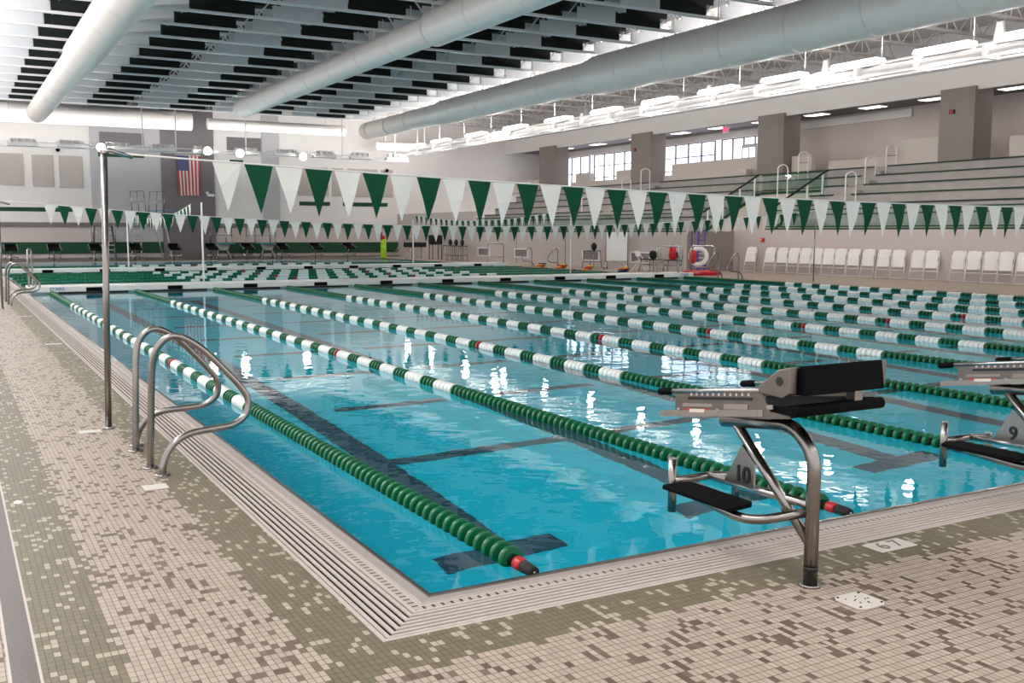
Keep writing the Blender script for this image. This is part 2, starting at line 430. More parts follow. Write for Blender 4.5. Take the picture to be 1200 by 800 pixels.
def apanel(x0, x1, z0, z1, lab, mat=None, off=0.):
    o = MB().box(x0, x1, FARY-.06-off, FARY-off, z0, z1).build('wall_panel', mat or M['acoustic'], bevel=.01)
    tag(o, lab, 'wall panel')
apanel(-1.5, 2.25, 4.3, 6.1, 'beige acoustic wall panel cut off by the left edge of the view')
apanel(2.72, 3.85, 4.25, 6.08, 'narrow beige acoustic wall panel between two wide ones, far left')
apanel(4.15, 5.3-.02, 4.22, 6.08, 'wide beige acoustic panel nearest the grey pier, left half')
apanel(5.28, 5.42, 4.22, 6.08, 'thin right edge strip of the wide beige acoustic panel by the grey pier')
apanel(6.4, 8.9, 6.85, 7.55, 'dark grey rectangular panel on the light grey pier', M['wall_dark'], .1)
apanel(13.9, 16.05, 6.7, 7.6, 'dark grey rectangular panel on the white wall right of the flag', M['wall_dark'])
apanel(18.4, 20.5, 4.05, 5.9, 'wide beige panel, leftmost of the four behind the long pennant line')
apanel(20.75, 21.55, 4.05, 5.9, 'narrow beige panel, second of the four behind the long pennant line')
apanel(21.85, 24.0, 4.05, 5.9, 'wide beige panel, third of the four behind the long pennant line')
apanel(24.25, 25.1, 4.05, 5.9, 'narrow beige panel, rightmost of the four behind the long pennant line')

# right hand walls
struct(MB().box(25.4, 25.7, 30.0, FARY, -.3, 1.68), 'wall_right_front', M['wall_pink'], label='low wall below the bleachers')
struct(MB().box(25.7, 28.3, 30.0, 30.3, -.3, 1.72), 'wall_right_return', M['wall_brown'])  # darker brown-grey stands in for the shade on this turned face
struct(MB().box(28.3, 28.6, -8, 30.3, -.3, 1.78), 'wall_right', M['wall_pink'])
struct(MB().box(25.41, 25.8, 49.5, FARY, 1.68, 2.9), 'wall_right_landing', M['wall_pink'])
struct(MB().box(37.0, 37.3, -8, 37.2, 0, 7.5).box(37.0, 37.3, 37.2, FARY, 0, 4.6).box(37.0, 37.3, 37.2, FARY, 6.95, 7.5).box(37, 37.3, 58.2, FARY, 4.6, 6.95), 'wall_gallery_back', M['wall_pink'])
struct(MB().box(33.9, 34.1, -8, FARY, 7.28, 8.2), 'trim_5', M['wall'], label='long pale fascia beam over the gallery')
struct(MB().box(34.1, 34.3, -8, FARY, 8.2, 9.7), 'wall_right_upper', M['wall_grey'])
struct(MB().box(34.0, 37.3, -8, FARY, 7.42, 7.55), 'ceiling_gallery', M['wall_dark'])
struct(MB().box(36.9, 37.0, 28, FARY-.2, 6.95, 7.3), 'trim_6', M['wall'])
# walkways
struct(MB().box(25.7, 28.6, 30.3, FARY, 1.3, 1.5), 'floor_walkway', M['deck_grey'])
struct(MB().box(28.6, 29.6, -8, FARY, 1.3, 1.5), 'floor_walkway_front', M['deck_grey'])
struct(MB().box(34.2, 37.0, -8, FARY, 4.3, 4.45), 'floor_gallery', M['deck_grey'])
cols = [(22.4, 24.0), (32.8, 34.6), (43.4, 45.3), (53.9, 55.9)]
for i, (ya, yb) in enumerate(cols):
    struct(MB().box(33.75, 34.85, ya, yb, 4.50, 7.42), 'wall_column_%d' % (i+1), M['wall_brown'], label='grey concrete column standing at the top of the bleachers')

# ceiling deck
struct(MB().box(-8, 22.8, -8, FARY, ZC, ZC+.1), 'ceiling', M['deck_green'])
struct(MB().box(22.8, 37.3, -8, FARY, ZC, ZC+.1), 'ceiling_side', M['deck_grey'])

# gallery windows
def window(i, y0, y1, z0, z1, nv, nh):
    w = struct(MB().box(37.06, 37.1, y0, y1, z0, z1), 'window_%d' % i, M['daylight'], label='bright gallery window seen through the colonnade')
    fm = MB()
    for a in range(nv+1):
        y = y0+(y1-y0)*a/nv; fm.box(36.96, 37.05, y-.03, y+.03, z0, z1)
    for a in range(nh+1):
        z = z0+(z1-z0)*a/nh; fm.box(36.965, 37.045, y0, y1, z-.025, z+.025)
    o = fm.build('window_frame', M['wall_dark'], w)
window(1, 47.0, 54.0, 4.6, 6.9, 6, 3)
window(2, 41.6, 46.4, 4.6, 6.9, 4, 3)
window(3, 37.4, 41.0, 4.6, 6.9, 4, 2)
window(4, 54.6, 58.0, 4.6, 6.9, 3, 2)
dr = struct(MB().box(36.85, 36.95, 38.0, 39.2, 4.45, 6.5), 'door_1', M['wall_grey'])
MB().box(36.82, 36.85, 38.15, 38.55, 5.2, 6.3).box(36.82, 36.85, 38.7, 39.05, 5.2, 6.3).build('door_glass', M['daylight'], dr)

# ------------------------------------------------------------------ bleachers
bl = thing('bleachers', 'grey tiered spectator bleachers with dark green edges along the right wall', 'bleachers', (30, 20, 1.5))
def seat_row(j, y0, y1):
    xn = 33.4-.82*j; zt = 4.52-.42*j
    t = MB().box(xn, 34.2, y0, y1, (zt-.42 if j < 5 else 1.5), zt-.03).build('tier', M['bench'], bl, (30, 20, 1.5))
    MB().box(xn-.03, xn+.06, y0, y1, zt-.05, zt+.01).build('nosing', M['nosing'], t, (30, 20, 1.5))
for j in range(6):
    off = .75*j
    seat_row(j, -8, 26.2-.1*j)
    seat_row(j, 26.9, 28.2)
    seat_row(j, 28.2 if j < 2 else 32.7, 42.0); seat_row(j, 42.9, 57)
# aisle steps
mb = MB()
for j in range(6):
    for ya, yb in ((26.2-.1*j, 26.9), (42.0, 42.9)):
        xn = 33.4-.82*j; zt = 4.52-.42*j
        MB().prism([(xn-.4,zt-.42),(34.2,zt-.42),(34.2,zt-.03),(xn,zt-.03),(xn,zt-.24),(xn-.4,zt-.24)], 1, ya, yb).build('aisle_step', M['bench'], bl, (30, 20, 1.5))

# low parapets on the gallery edge
def block(x0, x1, y0, y1, z0, z1, lab, mat=None):
    c = ((x0+x1)/2, (y0+y1)/2, z0)
    o = MB().box(x0, x1, y0, y1, z0, z1).build('parapet', mat or M['concrete'], origin=c, bevel=.02); tag(o, lab, 'parapet'); return o
block(34.2, 34.5, 35.0, 42.0, 4.5, 5.5, 'long beige parapet below the gallery windows, between two columns')
block(33.6, 34.0, 35.2, 41.9, 4.53, 4.85, 'low beige curb in front of the long parapet below the windows')
block(34.0, 34.4, 45.4, 52.3, 4.45, 4.9, 'low beige parapet left of the second column, before the bright windows')
block(34.45, 34.8, 46.0, 47.8, 4.45, 5.45, 'small beige raised block on the parapet beside the column')
block(34.45, 34.8, 50.8, 52.4, 4.45, 5.45, 'small square beige block at the far end of the low parapet')
block(34.0, 34.4, 56.2, 60.8, 4.5, 5.3, 'beige parapet at the far end of the gallery')
block(34.21, 34.5, 31.4, 32.7, 4.45, 5.35, 'beige box parapet just right of the column above the stairs')
block(34.5, 34.9, 25.9, 30.6, 4.45, 5.0, 'long low beige parapet above the aisle on the right')
block(33.9, 34.3, 24.1, 26.0, 4.53, 5.6, 'pale beige block standing left of the rightmost column')
block(34.3, 34.7, 17.0, 21.2, 4.45, 5.4, 'beige parapet right of the rightmost column at the picture edge')
# vomitory well
vw = thing('stair_well_wall', 'low beige wall around the stairway opening in the bleachers', 'wall', (29.9, 32.4, 1.5))
o_ = (29.9, 32.4, 1.5)
MB().box(32.1, 32.3, 28.21, 32.69, 1.5, 3.45).build('wall_body', M['concrete'], vw, o_)
MB().box(32.05, 32.34, 28.21, 32.69, 3.45, 3.52).build('cap', M['green'], vw, o_)
for ya in (28.22, 32.5):
    MB().prism([(28.7,1.5),(32.1,1.5),(32.1,3.45),(28.7,1.62)], 1, ya, ya+.17).build('side_wall', M['concrete'], vw, o_)
    MB().prism([(28.7,1.62),(32.1,3.45),(32.1,3.52),(28.7,1.69)], 1, ya-.02, ya+.19).build('side_cap', M['green'], vw, o_)

# glass guards
def guard(name_lab, x, y0, y1, z0, h, n, axis='y', xr=None):
    c = (x, (y0+y1)/2, z0)
    g_ = thing('glass_railing', name_lab, 'railing', c)
    for k in range(n):
        a = y0+(y1-y0)*k/n+.02; b = y0+(y1-y0)*(k+1)/n-.02
        MB().box(x-.008, x+.008, a, b, z0+.14, z0+h-.04).build('glass_panel', M['glass'], g_, c)
    MB().box(x-.03, x+.03, y0, y1, z0+h-.05, z0+h).build('top_rail', M['green'], g_, c)
    MB().box(x-.03, x+.03, y0, y1, z0+.10, z0+.15).box(x-.05, x+.05, y0, y1, z0, z0+.06).build('bottom_rail', M['green'], g_, c)
guard('glass guard rail with green rails above the wall behind the white chairs', 28.45, -4, 28.2, 1.78, .82, 19)
guard('glass guard rail with green rails along the far bleacher wall', 25.55, 30.2, 49.3, 1.68, .82, 14)
guard('short glass guard above the stairway opening in the bleachers', 32.2, 28.4, 32.5, 3.52, .85, 4)
# sloping stair guards
def slope_guard(lab, y, xa, za, xb, zb, h=.9):
    c = ((xa+xb)/2, y, za); g_ = thing('stair_railing', lab, 'railing', c)
    MB().prism([(xa, za), (xb, zb), (xb, zb+h), (xa, za+h)], 1, y-.008, y+.008).build('glass_panel', M['glass'], g_, c)
    MB().bar((xa, y, za+h), (xb, y, zb+h), .07, .07).build('handrail', M['ink'], g_, c)
    for t in (.08, .35, .65, .92):
        x = xa+(xb-xa)*t; z = za+(zb-za)*t
        MB().box(x-.03, x+.03, y-.03, y+.03, z-.02, z+h-.03).build('post', M['white'], g_, c)
slope_guard('sloping glass stair guard with black handrail, right side of the bleacher stairway', 28.31, 28.7, 1.70, 32.05, 3.50)
slope_guard('sloping glass stair guard with black handrail, left side of the bleacher stairway', 32.59, 28.7, 1.70, 32.05, 3.50)

# aisle hand rails (white hoops)
rail_at = [(32,41.42,4.03,1.16,'on the aisle below the column left of the long parapet'),
 (33,30.65,4.1,1.3,'beside the parapet box over the stairway'),(31.5,30.4,3.3,1.45,'rising behind the stairway glass'),
 (32.5,26.3,3.7,1.2,'half way up the right aisle'),(30.5,25.5,2.6,1.55,'low on the right aisle beside the stairway'),
 (33.4,26.0,4.2,1.2,'at the top of the right aisle'),(32,43.2,3.6,1.2,'left of the aisle below the column'),
 (33,55.5,4.5,.75,'at the far top of the bleachers'),(31,45.8,2.7,1.1,'low in the far aisle behind the pennants')]
proto = None
for i, (x, y, z, h, where) in enumerate(rail_at):
    r_ = thing('aisle_handrail', 'white hooped aisle handrail '+where, 'handrail', (x, y, z), 0, 'white hoop handrails on the bleacher aisles')
    MB().tube(arc([(.25,0,-.25),(.25,0,h-.12),(0,0,h),(-.35,0,h-.12),(-.35,0,-.5)], .12), .028, 8).build('hoop', M['white'], r_)
    MB().tube([(.25,0,h*.62),(-.35,0,h*.58)], .018, 6).build('cross_bar', M['steel'], r_)

# ------------------------------------------------------------------ roof joists with acoustic panels
def joist_mesh(x0, x1):
    mb = MB()
    mb.box(x0, x1, -.09, .09, 8.79, 8.87); mb.box(x0, x1, -.07, .07, 9.56, 9.64)
    n = int((x1-x0)/1.3)
    for k in range(n):
        a = x0+k*1.3
        mb.bar((a, 0, 8.85), (a+.62, 0, 9.58), .045); mb.bar((a+1.24, 0, 8.85), (a+.66, 0, 9.58), .045)
        mb.bar((a+.64, 0, 8.87), (a+.64, 0, 9.58), .03)
    return mb
jm = joist_mesh(-7.9, 22.6); jm2 = joist_mesh(22.6, 34.0)
darks = [(1.55,2.7),(5.5,7.6),(10.0,12.0),(15.2,16.6),(18.8,20.7)]
runs = [(-7.5,-3.2),(-3.0,1.5),(3.3,5.45),(8.2,9.95),(12.6,13.6),(13.7,15.15),(17.2,18.75),(21.3,22.5)]
proto = None
NJ = 26
for k in range(NJ):
    y = 58.2-2.5*k
    lab = 'white open-web roof truss with hanging grey panels, %s from the far wall' % ORD[k]
    if proto is None:
        j = thing('roof_truss', lab, 'roof truss', (0, y, 0), 0, 'white roof trusses crossing the hall')
        jm.build('truss_web', M['truss'], j); jm2.build('truss_end', M['truss_grey'], j)
        for (a, b) in runs:
            MB().box(a, b, -.16, -.12, 8.84, 9.24).box(a+.35, b+.45, -.16, -.121, 9.24, 9.66).build('hanging_panel', M['panel'], j)
        for (a, b) in darks:
            MB().box(a, b, -.14, -.10, 8.86, 9.20).box(a+.3, b+.3, -.14, -.101, 9.20, 9.62).build('dark_panel', M['panel_dark'], j)
        proto = j
    else:
        j = copy_tree(proto); j.location = (0, y, 0); j['label'] = lab

# ------------------------------------------------------------------ ducts
def duct(lab, x, z, y0, y1, steps, seam=3.0):
    """steps: list of (y, radius)"""
    d = thing('air_duct', lab, 'duct', (x, y0, z))
    pts, rs = [], []
    for (y, r) in steps: pts.append((0, y-y0, 0)); rs.append(r)
    MB().tube(pts, rs, 32).build('duct_body', M['duct'], d)
    y = -4.3
    while y < y1-.5:
        if y > y0:
            r = [q[1] for q in steps if q[0] <= y][-1]
            MB().box(-.02, .02, y-y0-.02, y-y0+.02, r-.01, 8.8-z).build('hanger_strap', M['white'], d)
        y += 5.0
    y = y0+1.5
    while y < y1-.5:
        r = [s[1] for s in steps if s[0] <= y][-1]
        o = MB().tube([(0, y-y0-.03, 0), (0, y-y0+.03, 0)], r+.006, 32).build('seam_ring', M['white'], d)
        y += seam
    return d
duct('white round air duct on the left, ending before the far wall', 2.75, 7.95, -6, 56, [(-6,.62),(24,.62),(36,.62),(36.6,.53),(56,.53)])
duct('white round air duct in the middle of the ceiling', 11.9, 8.0, -6, 49.5, [(-6,.56),(25.2,.56),(25.7,.47),(49.2,.47),(49.5,.40)])
duct('largest white round air duct, over the right side of the pool', 21.5, 7.95, -6, 56.5, [(-6,.78),(20,.78),(30.5,.78),(31.5,.64),(45,.64),(46,.55),(56.5,.50)])
def xduct(lab, x0, x1, y, z, r):
    d = thing('air_duct', lab, 'duct', (x0, y, z))
    MB().tube([(0,0,0),(x1-x0,0,0)], r, 28).build('duct_body', M['duct'], d)
    for t in (.15, .85): MB().box((x1-x0)*t-.02, (x1-x0)*t+.02, -.02, .02, r-.01, 9.7-z).build('hanger_strap', M['white'], d)
    for t in range(1, int((x1-x0)/3)+1):
        MB().tube([(t*3-.03,0,0),(t*3+.03,0,0)], r+.006, 28).build('seam_ring', M['white'], d)
xduct('white duct running along the far wall at left, open end near the flag', -7.5, 11.4, 59.3, 8.25, .55)
xduct('thinner white duct along the far wall joining the largest duct', 12.3, 21.0, 59.0, 8.15, .33)
xduct('short white duct along the far wall right of the largest duct', 23.2, 27.2, 59.0, 7.3, .28)

# ------------------------------------------------------------------ light trays
def floodlight_mesh():
    hs = MB().prism([(-.28,0),(.28,0),(.36,.2),(-.36,.2)], 1, -.5, .5)
    return hs
def tray_y(lab, x, z, y0, y1):
    t = thing('light_tray', lab, 'light tray', (x, y0, z))
    L = y1-y0
    MB().tube([(0,0,.0),(0,L,0)], .15, 14).build('conduit_tube', M['white'], t)
    for xa, za in ((-.32,-.22),(.26,-.22),(-.32,.14),(.26,.14)): MB().box(xa,xa+.06,0,L,za,za+.07).build('side_rail', M['white'], t)
    n = int(L/2.4)
    for k in range(n+1): MB().box(-.34,.34,k*2.4-.06,k*2.4+.06,-.23,.20).build('bracket', M['white'], t)
    return t
tray_y('long white light tray hung along the right side of the hall', 25.2, 6.95, -6, 58)
tl = tray_y('long white light tray hung along the left side of the hall', -4.0, 7.2, -6, 58)
ft = thing('light_tray', 'white light tray hung across the far wall', 'light tray', (-6, 58, 6.4))
MB().box(0,31,-.04,.02,.10,.15).box(0,31,-.04,.02,-.15,-.10).box(0,31,.2,.26,-.1,-.05).build('side_rail', M['white'], ft)
for k in range(13):
    x = k*2.45
    h = MB().box(x, x+1.5, -.2, .2, -.08, .10).prism([(x,.12),(x+1.5,.12),(x+1.4,.34),(x+.1,.34)], 1, .05, .10)
    for q in range(4): h.box(x+.15+q*.35, x+.18+q*.35, -.15, .1, .10, .32)
    h.build('reflector_box', M['white'], ft)
# flood lights: bright ones
fl_group = 'floodlights along the right light tray'
fy = [3,6.5,10,14.2,17.2,20.6,24.0,27.6,31.4,35.4,39.6,44.0,48.6,53.4,57.2]
pf = None
for i, y in enumerate(fy):
    lab = 'lit floodlight on the right light tray, %s from the far end' % ORD[len(fy)-1-i]
    if pf is None:
        pf = thing('floodlight', lab, 'floodlight', (25.2, y, 7.16), 0, fl_group)
        MB().prism([(-.30,0),(.30,0),(.34,.05),(-.34,.05)], 1, -.85, .85).build('housing', M['white'], pf)
        MB().prism([(-.32,.05),(.32,.05),(.22,.20),(-.22,.20)], 1, -.95, .95).build('lamp_lens', M['lens'], pf)
    else:
        c = copy_tree(pf); c.location = (25.2, y, 7.16); c['label'] = lab
for i, (x, z, n_) in enumerate([(6.05,6.38,'beside the tall near pole top'),(11.95,6.42,'just right of the flag'),(13.85,6.36,'second right of the flag'),(17.75,6.30,'above the tall pennants at mid wall')]):
    s_ = thing('spotlight', 'glaring round spotlight on the far wall tray '+n_, 'spotlight', (x, 57.6, z), 0, 'round spotlights on the far tray')
    MB().sphere((0,0,0), .22, 16, (1,.6,1)).build('lamp_lens', M['lens_hot'], s_)
    MB().tube([(0,.02,0),(0,.28,0)], [.24,.12], 16).build('housing', M['white'], s_)
# extra hot lamp on the right tray
s_ = thing('spotlight', 'glaring spotlight on the right tray near the picture edge', 'spotlight', (24.8, 21.9, 6.95))
MB().sphere((0,0,0), .2, 16, (.6,1.6,1)).build('lamp_lens', M['lens_hot'], s_)
MB().tube([(0.05,0,0),(.3,0,0)], [.22,.12], 16).build('housing', M['white'], s_)
s_ = thing('spotlight', 'glaring spotlight on the far stretch of the right tray', 'spotlight', (24.8, 45.6, 6.9))
MB().sphere((0,0,0), .22, 16, (.6,1.6,1)).build('lamp_lens', M['lens_hot'], s_)
MB().tube([(0.05,0,0),(.3,0,0)], [.22,.12], 16).build('housing', M['white'], s_)
# hanger wires
pf = None
for i in range(16):
    y = 6+3.4*i
    o = MB().box(-.005,.005,-.005,.005,0,1.75).build('hanger_rod', M['white']) if pf is None else pf.copy()
    if pf is not None: COL.objects.link(o)
    else: pf = o
    o.location = (25.2, y, 7.05)
    tag(o, 'thin rod hanging the right light tray, %s from the near end' % ORD[i], 'rod', 'hanger rods of the right light tray')
for i, (x, n_) in enumerate([(8.35,'left of the flag'),(10.2,'above the flag'),(14.3,'right of the flag'),(20.4,'left of the largest duct end'),(24.0,'at the right end of the tray')]):
    o = MB().box(-.03,.03,-.03,.03,0,2.4).build('hanger_rod', M['white'], origin=None); o.location = (x, 57.9, 6.44)
    tag(o, 'white rod hanging the far light tray '+n_, 'rod', 'hanger rods of the far light tray')
# hanging speakers on right
for i, (x, y, z, n_) in enumerate([(30,18.6,8.75,'nearest the right picture edge'),(30,26.4,8.6,'second from the right picture edge'),(30,33.6,8.5,'third from the right picture edge'),(30,44.5,8.3,'fourth from the right picture edge'),(29.5,54,8.2,'farthest, near the end wall')]):
    s_ = thing('hanging_speaker', 'pale wedge-shaped speaker under the roof, '+n_, 'speaker', (x, y, z-.3), 0, 'ceiling speakers on the right')
    MB().prism([(-.28,-.35),(.28,-.35),(.14,.35),(-.14,.35)], 0, -.25, .2).build('cabinet', M['wall_grey'], s_)
    MB().prism([(-.23,-.30),(.23,-.30),(.11,.30),(-.11,.30)], 0, -.29, -.25).build('grille', M['white'], s_)
    MB().box(-.02,.02,-.02,.02,.35,9.0-z+.4).build('bracket', M['truss_grey'], s_)
# soffit troffers
for i, (y, n_) in enumerate([(55.3,'farthest'),(51.4,'second farthest'),(47.0,'third farthest'),(42.9,'fourth farthest'),(39.6,'left of the exit sign run'),(36.1,'just left of the second nearest column'),(32.4,'just right of the second nearest column'),(29.0,'midway between the two nearest columns'),(25.7,'left of the nearest column'),(21.9,'right of the nearest column')]):
    c = thing('ceiling_light', 'flat recessed lit ceiling light under the gallery soffit, '+n_, 'ceiling light', (35.5, y, 7.42), 0, 'ceiling lights under the gallery soffit')
    MB().box(-.32,.32,-.62,.62,-.05,-.002).build('frame', M['white'], c)
    MB().box(-.28,.28,-.58,.58,-.06,-.05).build('lens', M['troffer'], c)
es = thing('exit_sign', 'small glowing pink-red exit sign under the gallery soffit', 'sign', (34.9, 38.3, 7.42))
MB().box(-.03,.03,-.02,.02,-.12,-.002).build('bracket', M['white'], es)
MB().box(-.04,.04,-.22,.22,-.42,-.12).build('sign_body', M['white'], es)
MB().box(-.05,-.04,-.19,.19,-.39,-.15).build('sign_face', M['exit'], es)
text_mesh('lettering', 'EXIT', .17, M['white'], es, (-.055, 0, -.27), (PI/2, 0, -PI/2), .002)

# ------------------------------------------------------------------ lane ropes
def lathe_y(mb, prof, n=14, mi=0, x=0., z=0., segs=None):
    vs = []; fs = []
    for (y, r) in prof:
        for k in range(n):
            a = 2*PI*k/n; vs.append((x+r*math.cos(a), y, z+r*math.sin(a)))
    for i in range(len(prof)-1):
        for k in range(n): fs.append((i*n+k, i*n+(k+1) % n, (i+1)*n+(k+1) % n, (i+1)*n+k))
    fs.append(tuple(range(n))); fs.append(tuple((len(prof)-1)*n+k for k in range(n))[::-1])
    # flip so that normals face outward
    fs = [f[::-1] for f in fs]
    o = len(mb.f); mb.add(vs, fs, True, mi)
    if segs:
        for i, (sm, m_) in enumerate(segs):
            for k in range(n): mb.sm[o+i*n+k] = sm; mb.mi[o+i*n+k] = m_
PITCH = .092
def float_run(y0, y1, R_=.072, n=14, white=False, pitch=PITCH):
    """a run of threaded disc floats from y0 to y1"""
    mb = MB(); cnt = max(1, round((y1-y0)/pitch)); p = (y1-y0)/cnt
    core = .05 if white else .034; hub = .88 if white else .62
    for i in range(cnt):
        a = y0+i*p
        if white: lathe_y(mb, [(a+.002, core), (a+p*.06, R_*hub), (a+p*.22, R_*.99), (a+p*.36, R_), (a+p*.6, R_*.96), (a+p*.75, R_*hub*.95), (a+p*.96, core)], n)
        else: lathe_y(mb, [(a+.0, core), (a+p*.30, core), (a+p*.34, R_*.94), (a+p*.40, R_), (a+p*.66, R_), (a+p*.72, R_*.94), (a+p*.76, core), (a+p, core)], n, segs=[(True,1),(False,0),(False,0),(True,0),(False,0),(False,0),(True,1)])
    return mb
def runs_of(total, endg, per, wl, reds):
    out = []; y = .22
    out.append((.22, endg, 'g')); y = endg
    endf = total-endg
    while y < endf-.1:
        yw = min(y+wl, endf); out.append((y, yw, 'w')); y2 = min(y+per, endf)
        if y2-yw > .05:
            hit = [r for r in reds if yw-.3 <= r < y2]
            if hit and all(abs(r-hit[0]) > .01 or True for r in reds):
                r = hit[0]; reds = [q for q in reds if q != r]
                out.append((yw, yw+.115, 'r')); out.append((yw+.115, y2, 'g'))
            else: out.append((yw, y2, 'g'))
        y = y2
    out.append((endf, total-.12, 'g')); return out
def lane_rope(x, total, loc, rz, lab, group, n=14, cross=False):
    t = thing('lane_rope', lab, 'lane rope', loc, rz, group)
    MB().tube([(0, .02, 0), (0, total-.02, 0)], .008, 6).build('cable', M['steel'], t)
    MB().tube([(0, .14, 0), (0, .15, .0), (0, .20, 0), (0, .21, 0)], [.03,.036,.036,.028], 12).build('end_cap', M['float_red'], t)
    MB().tube([(0, .03, 0), (0, .05, .0), (0, .13, 0), (0, .14, 0)], [.026,.03,.034,.02], 12).build('wall_coupling', M['blackfab'], t)
    for (a, b, c) in runs_of(total, 5.3, .765, .43, [8.5, total-8.7]):
        float_run(a, b, .066 if not cross else .058, n, c == 'w' or cross, PITCH if not cross else .13).build('float_run', [M[{'g':'float_green','w':'float_white','r':'float_red'}[c]], M['float_core']], t)
    return t
for k in range(11):
    x = B0+k*W
    where = ('nearest the left pool edge' if k == 0 else 'nearest the right pool edge' if k == 10 else '%s from the left pool edge' % ORD[k])
    n = 16 if k < 3 else 12 if k < 6 else 10
    lane_rope(x, L1-.02, (x, .01, ZW+.02), 0, 'green and white disc lane rope, '+where, 'lane ropes of the near course', n)
for i, y in enumerate([28.7, 31.2, 33.6, 36.0, 38.4]):
    lane_rope(0, PW-.1, (PW-.05, y, ZW+.02), PI/2, 'green and white cross lane rope between the bulkheads, %s behind the near bulkhead' % ORD[i], 'cross lane ropes between the bulkheads', 8, True)
lane_rope(0, PW-.1, (PW-.05, 44.6, ZW+.02), PI/2, 'green and white cross lane rope beyond the far bulkhead, nearer one', 'cross lane ropes beyond the far bulkhead', 8, True)
lane_rope(0, PW-.1, (PW-.05, 47.6, ZW+.02), PI/2, 'green and white cross lane rope beyond the far bulkhead, farther one', 'cross lane ropes beyond the far bulkhead', 8, True)

# ------------------------------------------------------------------ bulkheads
def bulkhead(y0, y1, lab, name='bulkhead'):
    c = (PW/2, y0, 0); b = thing(name, lab, 'bulkhead', c)
    MB().box(.03, PW-.03, y0+.04, y1, .10, .16).box(.03, PW-.03, y0, y0+.08, .02, .17).build('deck_top', M['bulk'], b, c, bevel=.015)
    MB().box(.05, PW-.05, y0+.12, y1-.1, -1.3, .10).build('hull', M['bulk'], b, c)
    for k in range(10):
        x = B0+W/2+k*W
        MB().box(x-.20, x+.20, y0-.03, y0+.001, .03, .135).build('lane_block', M['black'], b, c)
        MB().box(x-.88, x+.88, y0-.02, y0+.10, -.06, .018).build('waterline_slot', M['dark_gap'], b, c)
    return b, c
b1, c1 = bulkhead(L1, L1+BH, 'long white movable bulkhead across the pool, the nearer one')
text_mesh('lettering', 'STARK', .13, M['blue'], b1, (.42+.30-c1[0], -.004, .10), (PI/2, 0, 0), .002)
text_mesh('lettering', 'STARK', .13, M['blue'], b1, (PW-.45-c1[0], -.004, .10), (PI/2, 0, 0), .002)
bulkhead(Y2, Y2+1.3, 'long white movable bulkhead across the pool, the farther one')

# ------------------------------------------------------------------ pennant lines
def pennant_line(lab, p_of_s, s0, s1, n, first_white, size=(.255,.42), pole_ends=None, light=False):
    """p_of_s: s -> Vector; pennants hang in the plane of the cord"""
    o0 = p_of_s(s0); t = thing('pennant_line', lab, 'pennant line', o0)
    lo, hi = pole_ends if pole_ends else (s0, s1)
    pts = [p_of_s(lo+(hi-lo)*i/40)-o0 for i in range(41)]
    MB().tube(pts, .008, 5).build('cord', M['pennant_white'], t)
    step = (s1-s0)/n
    for i in range(n):
        a = p_of_s(s0+i*step+step*.03)-o0; b = p_of_s(s0+(i+1)*step-step*.03)-o0
        sway = .03*math.sin(i*1.7)+.015*math.sin(i*.6)
        side = (b-a).cross(Vector((0,0,1))).normalized()
        h = size[1]*(1+.02*math.sin(i*2.3)); mid = (a+b)/2
        tip = mid+Vector((0,0,-h))+side*sway+(b-a)*.02*math.sin(i)
        m1 = a.lerp(tip, .5)+side*(.012+.01*math.sin(i*3.1)); m2 = b.lerp(tip, .5)+side*(.012-.01*math.cos(i*2.1))
        th = side*.002
        vs = [a-th, b-th, m1-th, m2-th, tip-th, a+th, b+th, m1+th, m2+th, tip+th]
        fs = [(0,1,3,2),(2,3,4),(6,5,7,8),(8,7,9),(1,0,5,6),(0,2,7,5),(2,4,9,7),(4,3,8,9),(3,1,6,8)]
        w_ = (i % 2 == 0) == first_white
        hem = MB().add(vs, fs, False)
        hem.build('pennant', M['pennant_white'] if w_ else M['pennant_green'], t)
    return t
def zA(x): return 1.99+.27*((x-11.2)/11.8)**2
pennant_line('near line of green and white pennants crossing above the pool', lambda x: Vector((x, 4.83, zA(x))), .18, .18+.2705*82, 82, True, (.26,.42), (-.63, 23.1))
def zB(x): return 1.80+(.43*((x-10.8)/10.9)**2 if x < 10.8 else .60*((x-10.8)/13)**2)
def pB(x): return Vector((x, 19.87+1.03*(x+.7)/24.5, zB(x)))
pennant_line('middle line of green and white pennants above the pool before the bulkhead', pB, .03, .03+.2725*84, 84, True, (.26,.42), (-.72, 23.8))
def pC1(y): return Vector((4.85, y, 2.12+.40*((y-34.6)/6.4)**2))
pennant_line('short pennant line between the bulkheads on the left', pC1, 28.4, 40.9, 46, True, (.26,.40), (28.3, 41.1))
def pC2(y): return Vector((17.8, y, 2.14+.3*((y-34)/6.5)**2))
pennant_line('short pennant line between the bulkheads on the right', pC2, 28.0, 40.6, 46, True, (.26,.40), (27.0, 40.9))

